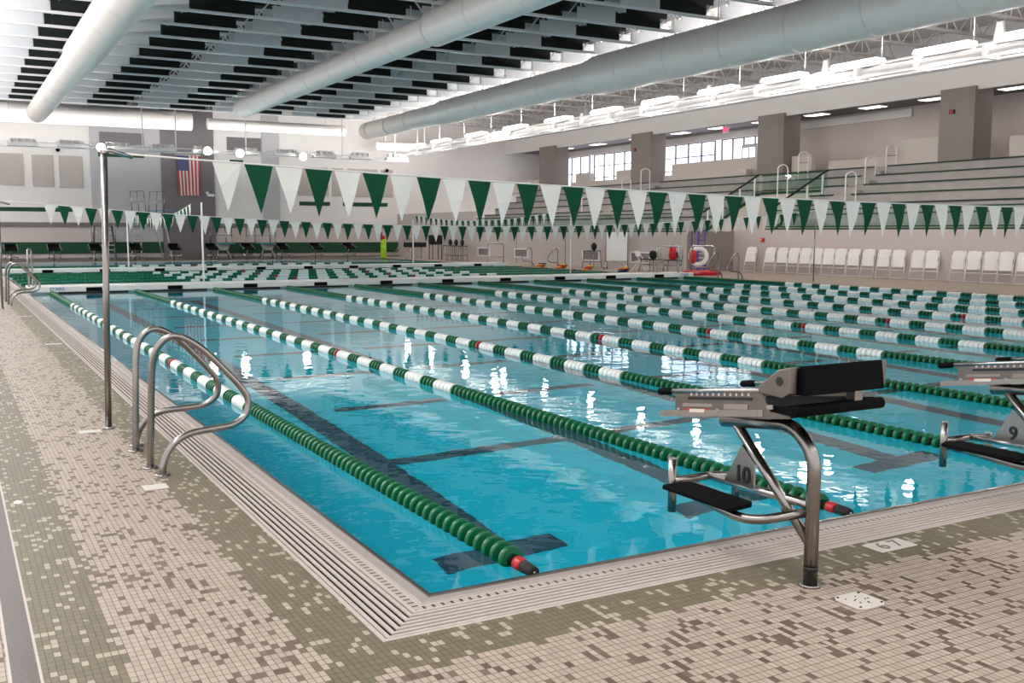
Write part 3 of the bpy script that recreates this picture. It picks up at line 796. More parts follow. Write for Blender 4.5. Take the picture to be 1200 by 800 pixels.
# poles
def pole(x, y, z0, h, r, lab, lean=0., cap=False):
    p = thing('stanchion_pole', lab, 'pole', (x, y, z0), 0)
    MB().tube([(0,0,0),(lean,0,h)], r, 14).build('pole_shaft', M['steel_dark'] if cap else M['white'], p)
    MB().tube([(0,0,.0),(0,0,.02)], r*1.9, 16).build('base_flange', M['steel'], p)
    if cap:
        MB().tube([(lean,0,h),(lean,0,h+.03)], [r*1.05, r*.6], 14).build('cap', M['steel'], p)
        MB().tube([(lean-.03,0,h+.02),(lean+.05,0,h+.03),(lean+.22,0,h-.02)], [.018,.02,.016], 8).build('line_clip', M['steel'], p)
    return p
pole(-.72, 4.83, 0, 2.25, .026, 'tall steel pennant pole on the left deck in front', .05, True)
pole(-.85, 19.87, 0, 2.22, .024, 'steel pennant pole at the left picture edge', .02, True)
pole(4.85, 26.85, .16, 2.35, .028, 'white pennant pole on the near bulkhead, left')
pole(4.85, 41.1, .15, 2.1, .028, 'thin white pennant pole on the far bulkhead, left')
pole(17.8, 40.9, .15, 2.1, .028, 'thin white pennant pole on the far bulkhead, right')
pole(17.8, 26.8, .16, 2.3, .022, 'thin white pennant pole on the near bulkhead, right')
pole(23.85, 20.95, 0, 2.4, .022, 'slim steel pennant pole on the right deck before the white chairs', 0, True)
pole(23.1, 4.83, 0, 2.26, .022, 'steel pennant pole on the right deck outside the view', 0, True)

# ------------------------------------------------------------------ grab rails in front
def grab_rail(path, lab, group, feet=True):
    o = path[0]; r_ = thing('grab_rail', lab, 'handrail', (o[0], o[1], 0), 0, group)
    pts = [Vector((p[0]-o[0], p[1]-o[1], p[2])) for p in path]
    MB().tube(smooth_path(pts, 6), .0235, 14).build('bent_tube', M['steel_dark'], r_)
    for p in (pts[0], pts[-1]):
        MB().tube([(p.x, p.y, 0), (p.x, p.y, .008), (p.x, p.y, .012)], [.055,.055,.04], 20).build('base_flange', M['steel_dark'], r_)
railA = [(-.665,3.19,0),(-.655,3.18,.25),(-.645,3.17,.50),(-.635,3.15,.70),(-.61,3.13,.82),(-.55,3.12,.895),(-.48,3.11,.915),(-.40,3.1,.885),(-.30,3.08,.81),(-.18,3.06,.68),(-.07,3.04,.55),(-.02,3.03,.45),(-.04,3.02,.35),(-.13,3.0,.29),(-.26,2.99,.275),(-.42,2.97,.262),(-.52,2.95,.225),(-.59,2.94,.15),(-.625,2.93,.06),(-.63,2.93,0)]
grab_rail(railA, 'bent steel grab rail at the pool edge, the nearer of the front pair', 'front pair of grab rails')
railB = [(x, 3.19+(4.0-3.19)*0+.62+(y-3.19)*-.75, z) for (x, y, z) in railA]
railB = [(p[0]-.0, p[1], p[2]*.985) for p in railB]
grab_rail(railB, 'bent steel grab rail at the pool edge, the farther of the front pair', 'front pair of grab rails')
def rail_copy(dy, s, lab, group, dx=0., mirror=False):
    P_ = [((-x if mirror else x)+dx, (y-3.1)*s+dy, z) for (x, y, z) in railA]
    grab_rail(P_, lab, group)
rail_copy(21.3, 1, 'steel grab rail by the left picture edge, nearer of its pair', 'left edge pair of grab rails')
rail_copy(22.4, 1, 'steel grab rail by the left picture edge, farther of its pair', 'left edge pair of grab rails')
rail_copy(23.8, 1, 'steel pool ladder rail on the right deck before the white chairs, nearer one', 'right deck ladder rails', PW, True)
rail_copy(24.9, 1, 'steel pool ladder rail on the right deck before the white chairs, farther one', 'right deck ladder rails', PW, True)
rail_copy(36.2, 1, 'steel pool ladder rail beyond the yellow kickboards, nearer one', 'far right ladder rails', PW, True)
rail_copy(38.6, 1, 'steel pool ladder rail beyond the yellow kickboards, farther one', 'far right ladder rails', PW, True)
# upright hoop on the near bulkhead at left
hp = thing('bulkhead_hoop', 'tall narrow steel hoop standing at the left end of the near bulkhead', 'handrail', (.12, 26.2, .16))
MB().tube(arc([(-.06,-.2,0),(-.06,-.2,1.0),(.06,.2,1.0),(.06,.2,0)], .15), .026, 10).build('hoop', M['steel'], hp)

# deck plates
def deck_plate(x, y, sx, sy, lab, mat, rz=0, text=None, screws=False, tsz=.1):
    cc = .025 if screws or sx < .12 else .005
    p = thing('deck_plate', lab, 'deck plate', (x, y, .001), rz)
    c = cc
    poly = [(-sx/2+c,-sy/2),(sx/2-c,-sy/2),(sx/2,-sy/2+c),(sx/2,sy/2-c),(sx/2-c,sy/2),(-sx/2+c,sy/2),(-sx/2,sy/2-c),(-sx/2,-sy/2+c)]
    MB().prism(poly, 2, 0, .008 if screws else .003).build('plate_body', mat, p, bevel=.002)
    if screws:
        for a in (-1, 1):
            for b in (-1, 1):
                MB().tube([(a*(sx/2-.02), b*(sy/2-.02), .008), (a*(sx/2-.02), b*(sy/2-.02), .011)], .006, 10).build('screw', M['ink'], p)
        rr = random.Random(3)
        d = MB()
        for q in range(9):
            u_, v_ = rr.uniform(-.05,.05), rr.uniform(-.05,.05); d.tube([(u_, v_, .008), (u_, v_, .0105)], .0035, 8)
        d.build('peg_holes', M['ink'], p)
    if text:
        text_mesh('lettering', text, tsz, M['wall_brown'], p, (0, 0, .005), (0, 0, 0), .001)
    return p
deck_plate(1.63, -.985, .17, .17, 'white square deck plate with screws behind starting block 10', M['plate'], 0, None, True)
deck_plate(2.405, -.49, .27, .14, 'white depth marker tile with brown number on the near deck', M['plate'], 0, '6 7', False, .13)
deck_plate(-.73, 2.62, .15, .14, 'white plate on the deck in front of the grab rails', M['plate'])
deck_plate(-.87, 4.76, .17, .12, 'white plate on the deck at the foot of the front pole', M['plate'])
deck_plate(-1.52, 2.63, .05, .10, 'small oval white cover near the left drain', M['plate'])
deck_plate(-.45, 4.9, .10, .10, 'small white cover beside the gutter behind the grab rails', M['plate'])
deck_plate(-.53, 12.0, .22, .12, 'small white depth tile on the left deck beyond the pole', M['plate'])
deck_plate(-.55, 17.6, .26, .12, 'small white depth tile farther along the left deck', M['plate'])

# ------------------------------------------------------------------ starting blocks (local: x right, y toward water, base at post foot)
def starting_block(loc, number, lab, group):
    b = thing('starting_block', lab, 'starting block', loc, 0, group)
    S = M['steel_dark']
    # side view profile coordinates are world Y relative to post foot (+.73)
    # main post: square tube bent forward under the platform
    post = arc([(0,0,0),(0,0,.62),(0,.14,.735),(0,.62,.675)], .12, 6)
    MB().tube(post, .033, 12).build('post', S, b)
    MB().tube([(0,0,0),(0,0,.012)], .05, 16).build('post_foot', S, b)
    MB().tube([(0,0,.075),(0,0,.095)], .0345, 12).build('post_band', M['ink'], b)
    MB().tube([(0,.01,.20),(0,.53,.68)],.026,12).build('brace', S, b)
    # number plate
    pl = MB().prism([(.60,.37),(.385,.37),(.385,.50),(.475,.575)], 0, -.006, .006).build('number_plate', M['steel'], b)
    text_mesh('lettering', number, .115, M['ink'], pl, (-.0085, .465, .425), (PI/2, 0, -PI/2), .002, True)
    # platform slope
    def zt(y): return .715+(.78-y)*.135     # platform underside
    hw = .275
    # side plates
    for s in (-1, 1):
        x = s*hw
        poly = [(.66,zt(.66)),(.66,zt(.66)+.085),(.70,zt(.70)+.105),(.05,zt(.05)+.105),(.0,zt(0)+.02),(-.12,zt(-.12)+.0),(-.12,zt(-.12)-.01),(.05,zt(.05)-.015)]
        sp_ = MB().prism(poly, 0, x-.006, x+.006).build('side_plate', M['steel_plate'], b)
        # slots and position holes
        sl = MB(); e = x+s*.0075 if s > 0 else x-.0075
        xo = (x-.0085, x-.0062) if s < 0 else (x+.0062, x+.0085)
        y0 = .10
        def par(ya, yb, za, zb): sl.hexa([(xo[0],ya,zt(ya)+za),(xo[1],ya,zt(ya)+za),(xo[1],yb,zt(yb)+za),(xo[0],yb,zt(yb)+za),(xo[0],ya,zt(ya)+zb),(xo[1],ya,zt(ya)+zb),(xo[1],yb,zt(yb)+zb),(xo[0],yb,zt(yb)+zb)])
        par(.11, .56, .068, .082)
        sl.build('index_slot', M['ink'], sp_)
        for qa in ((.14,.30,.026,.050),(.38,.60,.034,.050),(-.02,.02,.03,.05)):
            sl = MB(); par(*qa); sl.build('side_slot', M['wall_brown'], sp_)
        sl = MB()
        for q in range(11):
            yy = .13+q*.04; par(yy, yy+.012, .088, .100)
        sl.build('tick_marks', M['wall_grey'], sp_)
        for q in (.635, .345, .085):
            MB().tube([(x-.012, q, zt(q)+.018), (x+.012, q, zt(q)+.018)], .009, 12).build('bolt', M['steel'], sp_)
        # red white label
        sl = MB(); par(.40, .58, .006, .024); 
        lb_ = sl.build('warning_label', M['red'], sp_)
        xo = (x-.0105, x-.0088) if s < 0 else (x+.0088, x+.0105)
        sl = MB(); par(.435, .545, .007, .023); sl.build('label_centre', M['plate'], lb_)
        # top rail and handle
        MB().tube([(x, .06, zt(.06)+.115), (x, .70, zt(.70)+.108)], .013, 10).build('top_rail', M['steel'], b)
        hd = MB().tube([(x, .69, zt(.69)+.108), (x, .705, zt(.705)+.108), (x, .79, zt(.79)+.106), (x, .80, zt(.80)+.106)], [.012,.018,.018,.012], 12)
        hd.build('handle_grip', M['black'], b)
        # lower front bar
        MB().bar((x, .04, zt(.04)+.012), (x, .775, zt(.775)-.005), .02, .03).build('platform_rail', M['steel'], b)
        # wedge side bracket
        wp = [(.06,zt(.06)+.105),(-.09,zt(-.09)+.08),(-.13,zt(-.13)+.10),(-.13,zt(-.13)+.215),(-.06,zt(-.06)+.205),(.06,zt(.06)+.135)]
        MB().prism(wp, 0, x-.022, x+.022).build('wedge_bracket', M['steel_plate'], b, bevel=.004)
        MB().tube([(x-.025, -.07, zt(-.07)+.155), (x+.025, -.07, zt(-.07)+.155)], .02, 14).build('lock_knob', M['ink'], b)
    # platform deck and rear edge
    vs = [(-hw+.006,-.10,zt(-.10)+.0),(hw-.006,-.10,zt(-.10)+.0),(hw-.006,.655,zt(.655)+.0),(-hw+.006,.655,zt(.655)+.0)]
    MB().hexa([Vector(v) for v in vs]+[Vector(v)+Vector((0,0,.045)) for v in vs]).build('platform', M['black'], b, bevel=.006)
    MB().tube([(-hw,-.125,zt(-.125)+.018),(hw,-.125,zt(-.125)+.018)], .026, 12).build('rear_roll', M['black'], b)
    # rear track-start wedge, black board leaning
    a0 = Vector((0,.02,zt(0.02)+.10)); a1 = Vector((0,-.15,zt(-.15)+.215)); a2 = Vector((0,-.17,zt(-.17)+.085)); 
    MB().prism([(a0.y,a0.z),(a1.y+.012,a1.z),(a1.y,a1.z),(a2.y,a2.z),(a2.y+.02,a2.z)], 0, -hw+.03, hw-.03).build('track_wedge', M['black'], b, bevel=.004)
    MB().bar((.12,-.11,zt(-.11)+.03),(.12,-.11,zt(-.11)+.10),.05,.05).build('wedge_support', S, b)
    # cross tube under the platform
    MB().bar((-.2,.50,zt(.5)-.012),(.2,.50,zt(.5)-.012),.05,.02).bar((-.2,.12,zt(.12)-.012),(.2,.12,zt(.12)-.012),.05,.02).build('cross_member', S, b)
    # lower frame with backstroke grips
    MB().tube(arc([(0,.02,.345),(-.225,.17,.29),(-.20,.45,.30),(-.155,.80,.31)], .12, 6), .023, 12).build('step_tube', S, b)
    text_mesh('lettering', number, .035, M['ink'], b, (-.082, .105, .335), (PI/2, 0, -PI/2-.5), .002)
    MB().tube([(0,.02,.38),(.03,.40,.36),(.08,.82,.335)], .021, 12).build('frame_tube', M['steel'], b)
    MB().tube(arc([(-.155,.82,.335),(.12,.82,.335),(.28,.82,.31)], .05, 4), .022, 10).build('front_bar', S, b)
    for x in (-.155, .28):
        g_ = MB().tube([(x,.83,.17+(.0 if x < 0 else .02)),(x,.83,.45 if x < 0 else .34)], .022, 14).build('backstroke_grip', S, b)
        MB().tube([(x,.83,.45 if x < 0 else .34),(x,.83,.455 if x < 0 else .345)], .023, 14).build('grip_cap', M['steel'], g_)
    # side step pad
    st = MB().prism([(-.285,.26),(-.275,.24),(-.13,.26),(-.10,.29),(-.105,.72),(-.12,.745),(-.27,.76),(-.29,.74)], 2, .325, .345)
    st.build('step_pad', M['black'], b, bevel=.004)
    return b
starting_block((1.59, -.73, 0), '10', 'steel and black starting block numbered 10 on the near deck', 'numbered starting blocks at the near end')
starting_block((1.59+W, -.73, 0), '9', 'steel and black starting block numbered 9, cut by the right picture edge', 'numbered starting blocks at the near end')

# far starting blocks (facing us)
def far_block(loc):
    b = thing('starting_block', '', 'starting block', loc, 0, 'small starting blocks at the far end')
    MB().tube(arc([(0,0,0),(0,0,.45),(0,-.25,.62)], .1), .045, 8).build('post', M['steel'], b)
    MB().hexa([(-.3,-.6,.60),(.3,-.6,.60),(.3,.25,.78),(-.3,.25,.78),(-.3,-.6,.66),(.3,-.6,.66),(.3,.25,.84),(-.3,.25,.84)]).build('platform', M['black'], b)
    MB().box(-.27,.27,.1,.2,.84,1.0).build('track_wedge', M['black'], b)
    for s in (-1, 1): MB().bar((s*.33,-.65,.66),(s*.33,.3,.93),.03,.07).build('side_rail', M['steel'], b)
    MB().tube([(-.3,-.55,.28),(.3,-.55,.28)], .03, 6).tube([(-.3,-.55,.18),(-.3,-.55,.42)], .035, 6).tube([(.3,-.55,.18),(.3,-.55,.42)], .035, 6).bar((0,0,.3),(0,-.55,.28),.04).build('lower_frame', M['steel'], b)
    return b
fb = None
for k in range(10):
    lab = 'small black starting block at the far end of the pool, %s from the left' % ORD[k]
    if fb is None: fb = far_block((1.2, 57.2, 0)); o = fb
    else: o = copy_tree(fb); o.location = (1.2+k*W, 57.2, 0)
    o['label'] = lab

# ------------------------------------------------------------------ diving equipment
dt = thing('diving_tower', 'tall diving board stand with ladder and hooped rails before the far wall', 'diving board', (8.6, 58.9, 0))
MB().bar((-.9,.2,0),(-.75,.2,2.75),.07).bar((-.35,.2,0),(-.35,.2,2.75),.07).build('ladder_leg', M['steel_dark'], dt)
for k in range(9): MB().box(-.85+.01*k,-.33,.1,.3,.25+k*.3,.29+k*.3).build('rung', M['steel_dark'], dt)
MB().bar((.85,-.1,0),(.3,-.1,2.7),.09).bar((1.35,-.1,0),(.9,-.1,2.7),.09).build('rear_leg', M['steel_dark'], dt)
MB().box(-.9,1.0,-.3,.3,2.68,2.80).build('platform', M['black'], dt)
MB().hexa([(0.1,-.28,2.84),(1.5,-.28,2.95),(1.5,.28,2.95),(0.1,.28,2.84),(0.1,-.28,2.89),(1.5,-.28,3.0),(1.5,.28,3.0),(0.1,.28,2.89)]).build('diving_board', M['teal'], dt)
for x0, x1, n_ in ((-.95,-.2,3),(.15,1.0,3)):
    for i in range(n_):
        t = i/(n_-1); xb = x0+(x1-x0)*t
        MB().tube([(xb+.1*(1 if x0 < 0 else -1),-.3,2.75),(xb,-.3,4.0)], .025, 6).build('rail_post', M['steel_dark'], dt)
    MB().tube([(x0-.02,-.3,4.0),(x1+.05,-.3,4.04)], .025, 6).tube([(x0,-.3,3.4),(x1,-.3,3.42)], .02, 6).build('hand_rail', M['steel_dark'], dt)
def low_board(x, lab):
    d = thing('diving_board', lab, 'diving board', (x, 58.9, 0), 0, 'low diving boards before the far wall')
    MB().box(-.42,.42,-1.3,1.6,.93,.99).build('board', M['teal'], d)
    MB().prism([(-.38,.93),(.38,.93),(.2,.55),(-.2,.55)], 1, -.3, .3).build('stand_body', M['wall_grey'], d)
    for a in (-.25,.25):
        MB().bar((a,0,.6),(a*1.8,-.2,0),.09).bar((a,0,.6),(a*1.8,.3,0),.09).build('leg', M['steel_dark'], d)
    for a in (-1.15,-.6,.35,.75):
        MB().tube([(a,.6,0 if abs(a) > .7 else .9),(a*.95-.05,.6,1.95)], .03, 6).build('rail_post', M['steel_dark'], d)
    MB().tube([(-1.2,.6,1.95),(.8,.6,1.95)], .03, 6).tube([(-1.15,.6,1.45),(.78,.6,1.45)], .02, 6).build('hand_rail', M['steel_dark'], d)
low_board(13.0, 'low teal diving board on a grey stand, the left one of two')
low_board(15.75, 'low teal diving board on a grey stand, the right one of two')
ss = thing('diving_stair', 'grey open stair stand left of the diving tower behind the front pole', 'stairs', (6.2, 58.9, 0))
for k in range(6): MB().box(-.55+.05*k,.55,-.1+.12*k,.25+.12*k,.3+.28*k,.35+.28*k).build('tread', M['steel_dark'], ss)
MB().bar((-.6,-.1,0),(-.45,.6,2.0),.08).bar((.6,-.1,0),(.5,.6,2.0),.08).bar((-.6,.7,0),(-.6,.7,2.1),.06).bar((.6,.7,0),(.6,.7,2.1),.06).build('stringer', M['steel_dark'], ss)
for q in (-.6,.6): MB().tube(arc([(q,-.1,.9),(q,.2,2.15),(q,.7,2.15)], .1), .03, 6).build('hand_rail', M['steel_dark'], ss)

# inflatable tall toy
it = thing('pool_inflatable', 'tall slim yellow-green inflatable column with red top on the far deck', 'inflatable', (22.6, 56.6, 0))
MB().tube([(0,0,0),(0,0,.1),(0,0,.7),(0,0,1.1),(0,0,1.25)], [.16,.19,.19,.17,.1], 14).build('column_body', pmat('inflatable_green', (.62,.80,.10), .5, 0, .5, 8), it)
MB().sphere((-.02,0,1.33), .15, 12, (1,1,1.1)).build('red_top', M['red'], it)
MB().tube([(-.1,0,1.15),(-.14,0,1.3),(-.12,0,1.55),(-.08,0,1.7)], [.05,.06,.05,.02], 8).build('crest', M['ink'], it)

# flag
fg = thing('national_flag', 'red, white and blue striped flag with stars hanging vertically on the dark pier', 'flag', (11.45, FARY-.18, 6.35))
fw, fh, fn = 1.42, 2.45, 13
def flag_pt(u_, v_):
    x = -fw/2+u_*fw*(1-.10*v_)+.12*v_; return (x, -.05-.035*math.sin(u_*9+v_*2), -v_*fh)
for i in range(fn):
    mb = MB(); n_ = 8
    ua, ub = i/fn, (i+1)/fn
    for q in range(n_):
        va, vb = q/n_, (q+1)/n_
        mb.add([flag_pt(ua,va),flag_pt(ub,va),flag_pt(ub,vb),flag_pt(ua,vb)], [(0,1,2,3)], True)
    mb.build('red_stripe' if i % 2 == 0 else 'white_stripe', M['float_red'] if i % 2 == 0 else M['plate'], fg)
mb = MB()
for a in range(6):
    for q in range(4):
        ua, ub, va, vb = a/6*.53, (a+1)/6*.53, q/4*.38, (q+1)/4*.38
        off = Vector((0,-.012,0))
        mb.add([Vector(flag_pt(*c))+off for c in ((ua,va),(ub,va),(ub,vb),(ua,vb))], [(0,1,2,3)], True)
cn = mb.build('canton', M['navy'], fg)
mb = MB()
for r_ in range(9):
    for c_ in range(6 if r_ % 2 == 0 else 5):
        u_ = .53*((c_+(.5 if r_ % 2 == 0 else 1))/6.0); v_ = .38*((r_+.7)/9.4)
        p = Vector(flag_pt(u_, v_))+Vector((0,-.02,0)); vs = []
        for s_i in range(10):
            rr = .032 if s_i % 2 == 0 else .013; an = PI/2+s_i*PI/5; vs.append(p+Vector((rr*math.cos(an),0,rr*math.sin(an))))
        mb.add(vs, [tuple(range(10))])
mb.build('stars', M['plate'], cn)
MB().tube([(-fw/2-.05,-.05,.02),(fw/2+.05,-.05,.02)], .02, 8).build('hanging_rod', M['white'], fg)

# small wall fittings
def dome_cam(x, y, z, lab):
    c = thing('security_camera', lab, 'camera', (x, y, z))
    MB().tube([(0,.0,0),(0,-.25,0),(0,-.25,-.1)], .04, 8).build('mount_arm', M['white'], c)
    MB().sphere((0,-.25,-.16), .12, 12).build('dome', M['black'], c)
dome_cam(4.1, FARY, 6.55, 'dark dome camera on the far wall above the left panels')
dome_cam(24.6-.0, FARY, 6.0, 'dark dome camera on the far wall above the right panels')
lmp = thing('wall_lamp', 'small white twin lamp head on the edge of the dark pier', 'lamp', (12.7, FARY-.14, 3.95))
MB().box(-.12,.12,-.12,0,-.08,.08).build('lamp_base', M['white'], lmp); MB().sphere((.2,-.12,-.02),.1,10).sphere((-.15,-.12,.12),.09,10).build('lamp_head', M['white'], lmp)
# fire alarm
fa = thing('fire_alarm', 'small red fire alarm on the wall left of the white chairs', 'alarm', (28.3, 28.2, 1.36))
MB().box(-.06,0,-.12,.12,-.08,.08).build('alarm_body', M['red'], fa, bevel=.02); MB().box(-.08,-.06,.0,.08,-.04,.05).build('strobe', M['plate'], fa)

# vents
for i, (y, n_) in enumerate([(48.1,'leftmost, behind the equipment'),(43.7,'second from the left'),(36.9,'left of the white board'),(32.9,'behind the folding chair')]):
    v = thing('wall_vent', 'white framed wall vent low on the right wall, '+n_, 'vent', (25.4, y, .55), 0, 'vent grilles on the low right wall')
    MB().box(-.03,0,-.75,.75,-.25,-.19).box(-.03,0,-.75,.75,.19,.25).box(-.03,0,-.75,-.66,-.19,.19).box(-.03,0,.66,.75,-.19,.19).build('vent_frame', M['white'], v)
    MB().box(-.012,-.002,-.66,.66,-.19,.19).build('grille', M['vent_bars'], v)
# wall joint line
struct(MB().box(25.385,25.4,39.2,39.24,0,1.68), 'trim_7', M['wall_dark'])
struct(MB().box(25.385,25.4,44.2,44.24,0,1.68), 'trim_8', M['wall_dark'])

# ------------------------------------------------------------------ white folding chairs leaning on the right wall
def folding_chair(loc, rz, lab, group):
    c = thing('folding_chair', lab, 'folding chair', loc, rz, group)
    # local: faces -x (toward pool); leans back: lower end out at x=-.34, top at x=0
    def P(y, h, d=0.): # height along chair plane
        t = h/.98; return (-.32*(1-t)-d, y, h)
    w = .22
    MB().tube(arc([P(-w,.02),P(-w*.98,.9),P(0,.985),P(w*.98,.9),P(w,.02)], .12, 5), .016, 8).build('frame', M['plastic_white'], c)
    MB().tube([P(-w,.10,.05),P(-w*.9,.62,.06)], .013, 6).tube([P(w,.10,.05),P(w*.9,.62,.06)], .013, 6).tube([P(-w,.04,.03),P(w,.04,.03)], .013, 6).tube([P(-w,.30,.03),P(w,.30,.03)], .013, 6).build('rear_leg', M['plastic_white'], c)
    def slab(h0, h1, ww, th, name, d):
        vs = [P(-ww,h0,d),P(ww,h0,d),P(ww,h1,d),P(-ww,h1,d)]
        MB().hexa([Vector(v) for v in vs]+[Vector(v)-Vector((th,0,0)) for v in vs]).build(name, M['plastic_white'], c, bevel=.01)
    slab(.40,.78,.185,.03,'seat',.02); slab(.74,.965,.195,.022,'backrest',.0)
    return c
chy = [28.7,27.55,26.85,26.2,25.55,24.95,24.35,23.75,23.1,22.4,21.7,21.05,20.2,19.62,18.55,17.98,17.35,16.8,16.15]
cp = None
for i, y in enumerate(chy):
    lab = 'white plastic folding chair leaning on the right wall, %s from the wall corner' % ORD[i]
    rz = .42+.04*math.sin(i*1.3)
    if cp is None: cp = folding_chair((28.2, y, 0), rz, lab, 'white folding chairs along the right wall'); o = cp
    else: o = copy_tree(cp); o.location = (28.2, y, 0); o.rotation_euler = (0,0,rz); o['label'] = lab
    o.scale = (1.08, 1.08, 1.08)

# open folding chair seen side on
oc = thing('folding_chair', 'open white folding chair seen from the side beside the white board', 'folding chair', (24.7, 31.9, 0), .5)
for s in (-.2,.2):
    MB().bar((s,-.32,0),(s,.22,.85),.03).build('front_leg', M['plastic_white'], oc); MB().bar((s,.35,0),(s,-.02,.5),.03).build('rear_leg', M['plastic_white'], oc)
MB().hexa([(-.2,-.25,.44),(.2,-.25,.44),(.2,.2,.42),(-.2,.2,.42),(-.2,-.25,.47),(.2,-.25,.47),(.2,.2,.45),(-.2,.2,.45)]).build('seat', M['plastic_white'], oc)
MB().hexa([(-.2,.13,.62),(.2,.13,.62),(.2,.16,.62),(-.2,.16,.62),(-.2,.23,.86),(.2,.23,.86),(.2,.26,.86),(-.2,.26,.86)]).build('backrest', M['plastic_white'], oc)

# white board on castors
wb = thing('rolling_whiteboard', 'tall blank whiteboard on a castor stand by the right wall', 'whiteboard', (24.6, 33.6, 0), -PI/2+.75)
MB().box(-.48,.48,-.02,.02,.38,1.68).build('board', M['white'], wb, bevel=.02)
MB().tube(arc([(-.5,0,.35),(-.5,0,1.7),(.5,0,1.7),(.5,0,.35)], .08), .02, 8).tube([(-.5,0,.35),(.5,0,.35)], .02, 8).build('frame', M['steel'], wb)
for s in (-1, 1):
    MB().bar((s*.45,0,.35),(s*.5,-.3,.08),.03).bar((s*.45,0,.35),(s*.5,.3,.08),.03).build('leg', M['steel'], wb)
    for q in (-.3,.3): MB().tube([(s*.5-.02,q,.045),(s*.5+.02,q,.045)], .045, 12).build('castor', M['ink'], wb)

# stool tables with a black bowl seat (guard stools)
def stool(loc, lab, h=.78, w=.3, rz=0.):
    s_ = thing('guard_stool', lab, 'stool', loc, rz)
    for a in (-1, 1):
        for b_ in (-1, 1):
            MB().tube([(a*w*1.1,b_*w*1.1,0),(a*w*.9,b_*w*.9,h)], .02, 6).build('leg', M['steel_dark'], s_)
    MB().box(-w,w,-w,w,h,h+.04).build('seat', M['blackfab'], s_)
    MB().tube([(-w,-w,.3),(w,-w,.3),(w,w,.3),(-w,w,.3),(-w,-w,.3)], .015, 6).build('foot_ring', M['steel_dark'], s_)
    MB().sphere((.1,.0,h+.22), .22, 14, (.35,1,.85)).build('backrest', M['blackfab'], s_)
    return s_
stool((24.6,35.6,0), 'tall dark guard stool left of the white board')
stool((24.3,30.6,0), 'low black backed stool right of the open folding chair', .5, .35, .3)
stool((24.4,29.3,0), 'dark backed stool behind the steel hoops near the ring buoy', .5, .3, .6)

# steel hoop frames (bulkhead end rails) and lifesaving gear
def hoop_frame(loc, w, h, rz, lab, group=None):
    f_ = thing('steel_hoop', lab, 'hoop rail', loc, rz, group)
    MB().tube(arc([(0,0,0),(0,0,h),(w,0,h),(w,0,0)], .12), .03, 10).build('hoop', M['steel'], f_)
    MB().tube([(0,0,h*.3),(w,0,h*.3)], .018, 8).build('cross_bar', M['steel'], f_)
hoop_frame((21.55,26.6,.16), .95, .98, -.45, 'steel hoop rail at the right end of the near bulkhead, left one', 'steel hoops at the right bulkhead end')
hoop_frame((22.0,25.9,.16), .9, .98, PI/2+.2, 'steel hoop rail at the right end of the near bulkhead, middle one', 'steel hoops at the right bulkhead end')
hoop_frame((22.9,26.3,0), .9, 1.15, -.45, 'steel hoop rail standing on the deck in front of the ring buoy', 'steel hoops at the right bulkhead end')
rb = thing('ring_buoy', 'white ring buoy hanging on the steel rack', 'ring buoy', (24.1,27.3,.72), -PI/2+.95)
N_ = 28; pts = [(.31*math.cos(2*PI*k/N_), 0, .31*math.sin(2*PI*k/N_)) for k in range(N_+1)]
MB().tube(pts, .085, 12, cap=False).build('ring', M['white'], rb)
MB().tube([(.40*math.cos(2*PI*k/N_), 0, .40*math.sin(2*PI*k/N_)) for k in range(N_+1)], .012, 6, cap=False).build('grab_rope', M['plate'], rb)
for i, (x, y, z, n_) in enumerate([(23.85,27.35,.72,'in front of the ring buoy'),(23.6,28.3,.85,'left of the ring buoy')]):
    t = thing('rescue_tube', 'red padded rescue float '+n_, 'rescue tube', (x, y, z))
    MB().tube([(0,0,-.28),(0,0,-.22),(0,0,.2),(0,0,.26)], [.05,.15,.13,.05], 12).build('foam_body', M['red'], t)
    MB().tube([(0,0,.26),(.02,0,.36)], .015, 6).build('strap', M['ink'], t)
ck = thing('equipment_rack', 'tall purple slatted equipment rack by the right wall', 'rack', (24.9,28.3,0), PI/2-.4)
for s in (-.42,.42):
    for q in (-.15,.15): MB().box(s-.025,s+.025,q-.025,q+.025,.05,1.72).build('upright', M['purple'], ck)
for k in range(9): MB().box(-.42,.42,-.16,-.14,.25+k*.18,.29+k*.18).build('slat', M['purple'] if k > 3 else M['white'], ck)
MB().box(-.42,.42,-.25,.2,.22,.36).build('bin', M['blue'], ck)
MB().box(-.42,.42,-.2,.2,.04,.10).build('base_shelf', M['white'], ck)
rt = thing('rescue_tube', 'long red rescue tube with white lettering lying at the bulkhead end', 'rescue tube', (23.2,26.0,.13), -.45)
MB().tube([(-.72,0,0),(-.68,0,0),(.66,0,0),(.72,0,0)], [.05,.10,.10,.05], 14).build('foam_body', M['red'], rt)
text_mesh('lettering', 'GUARD', .12, M['plate'], rt, (-.3,-.102,.01), (PI/2,0,0), .002)

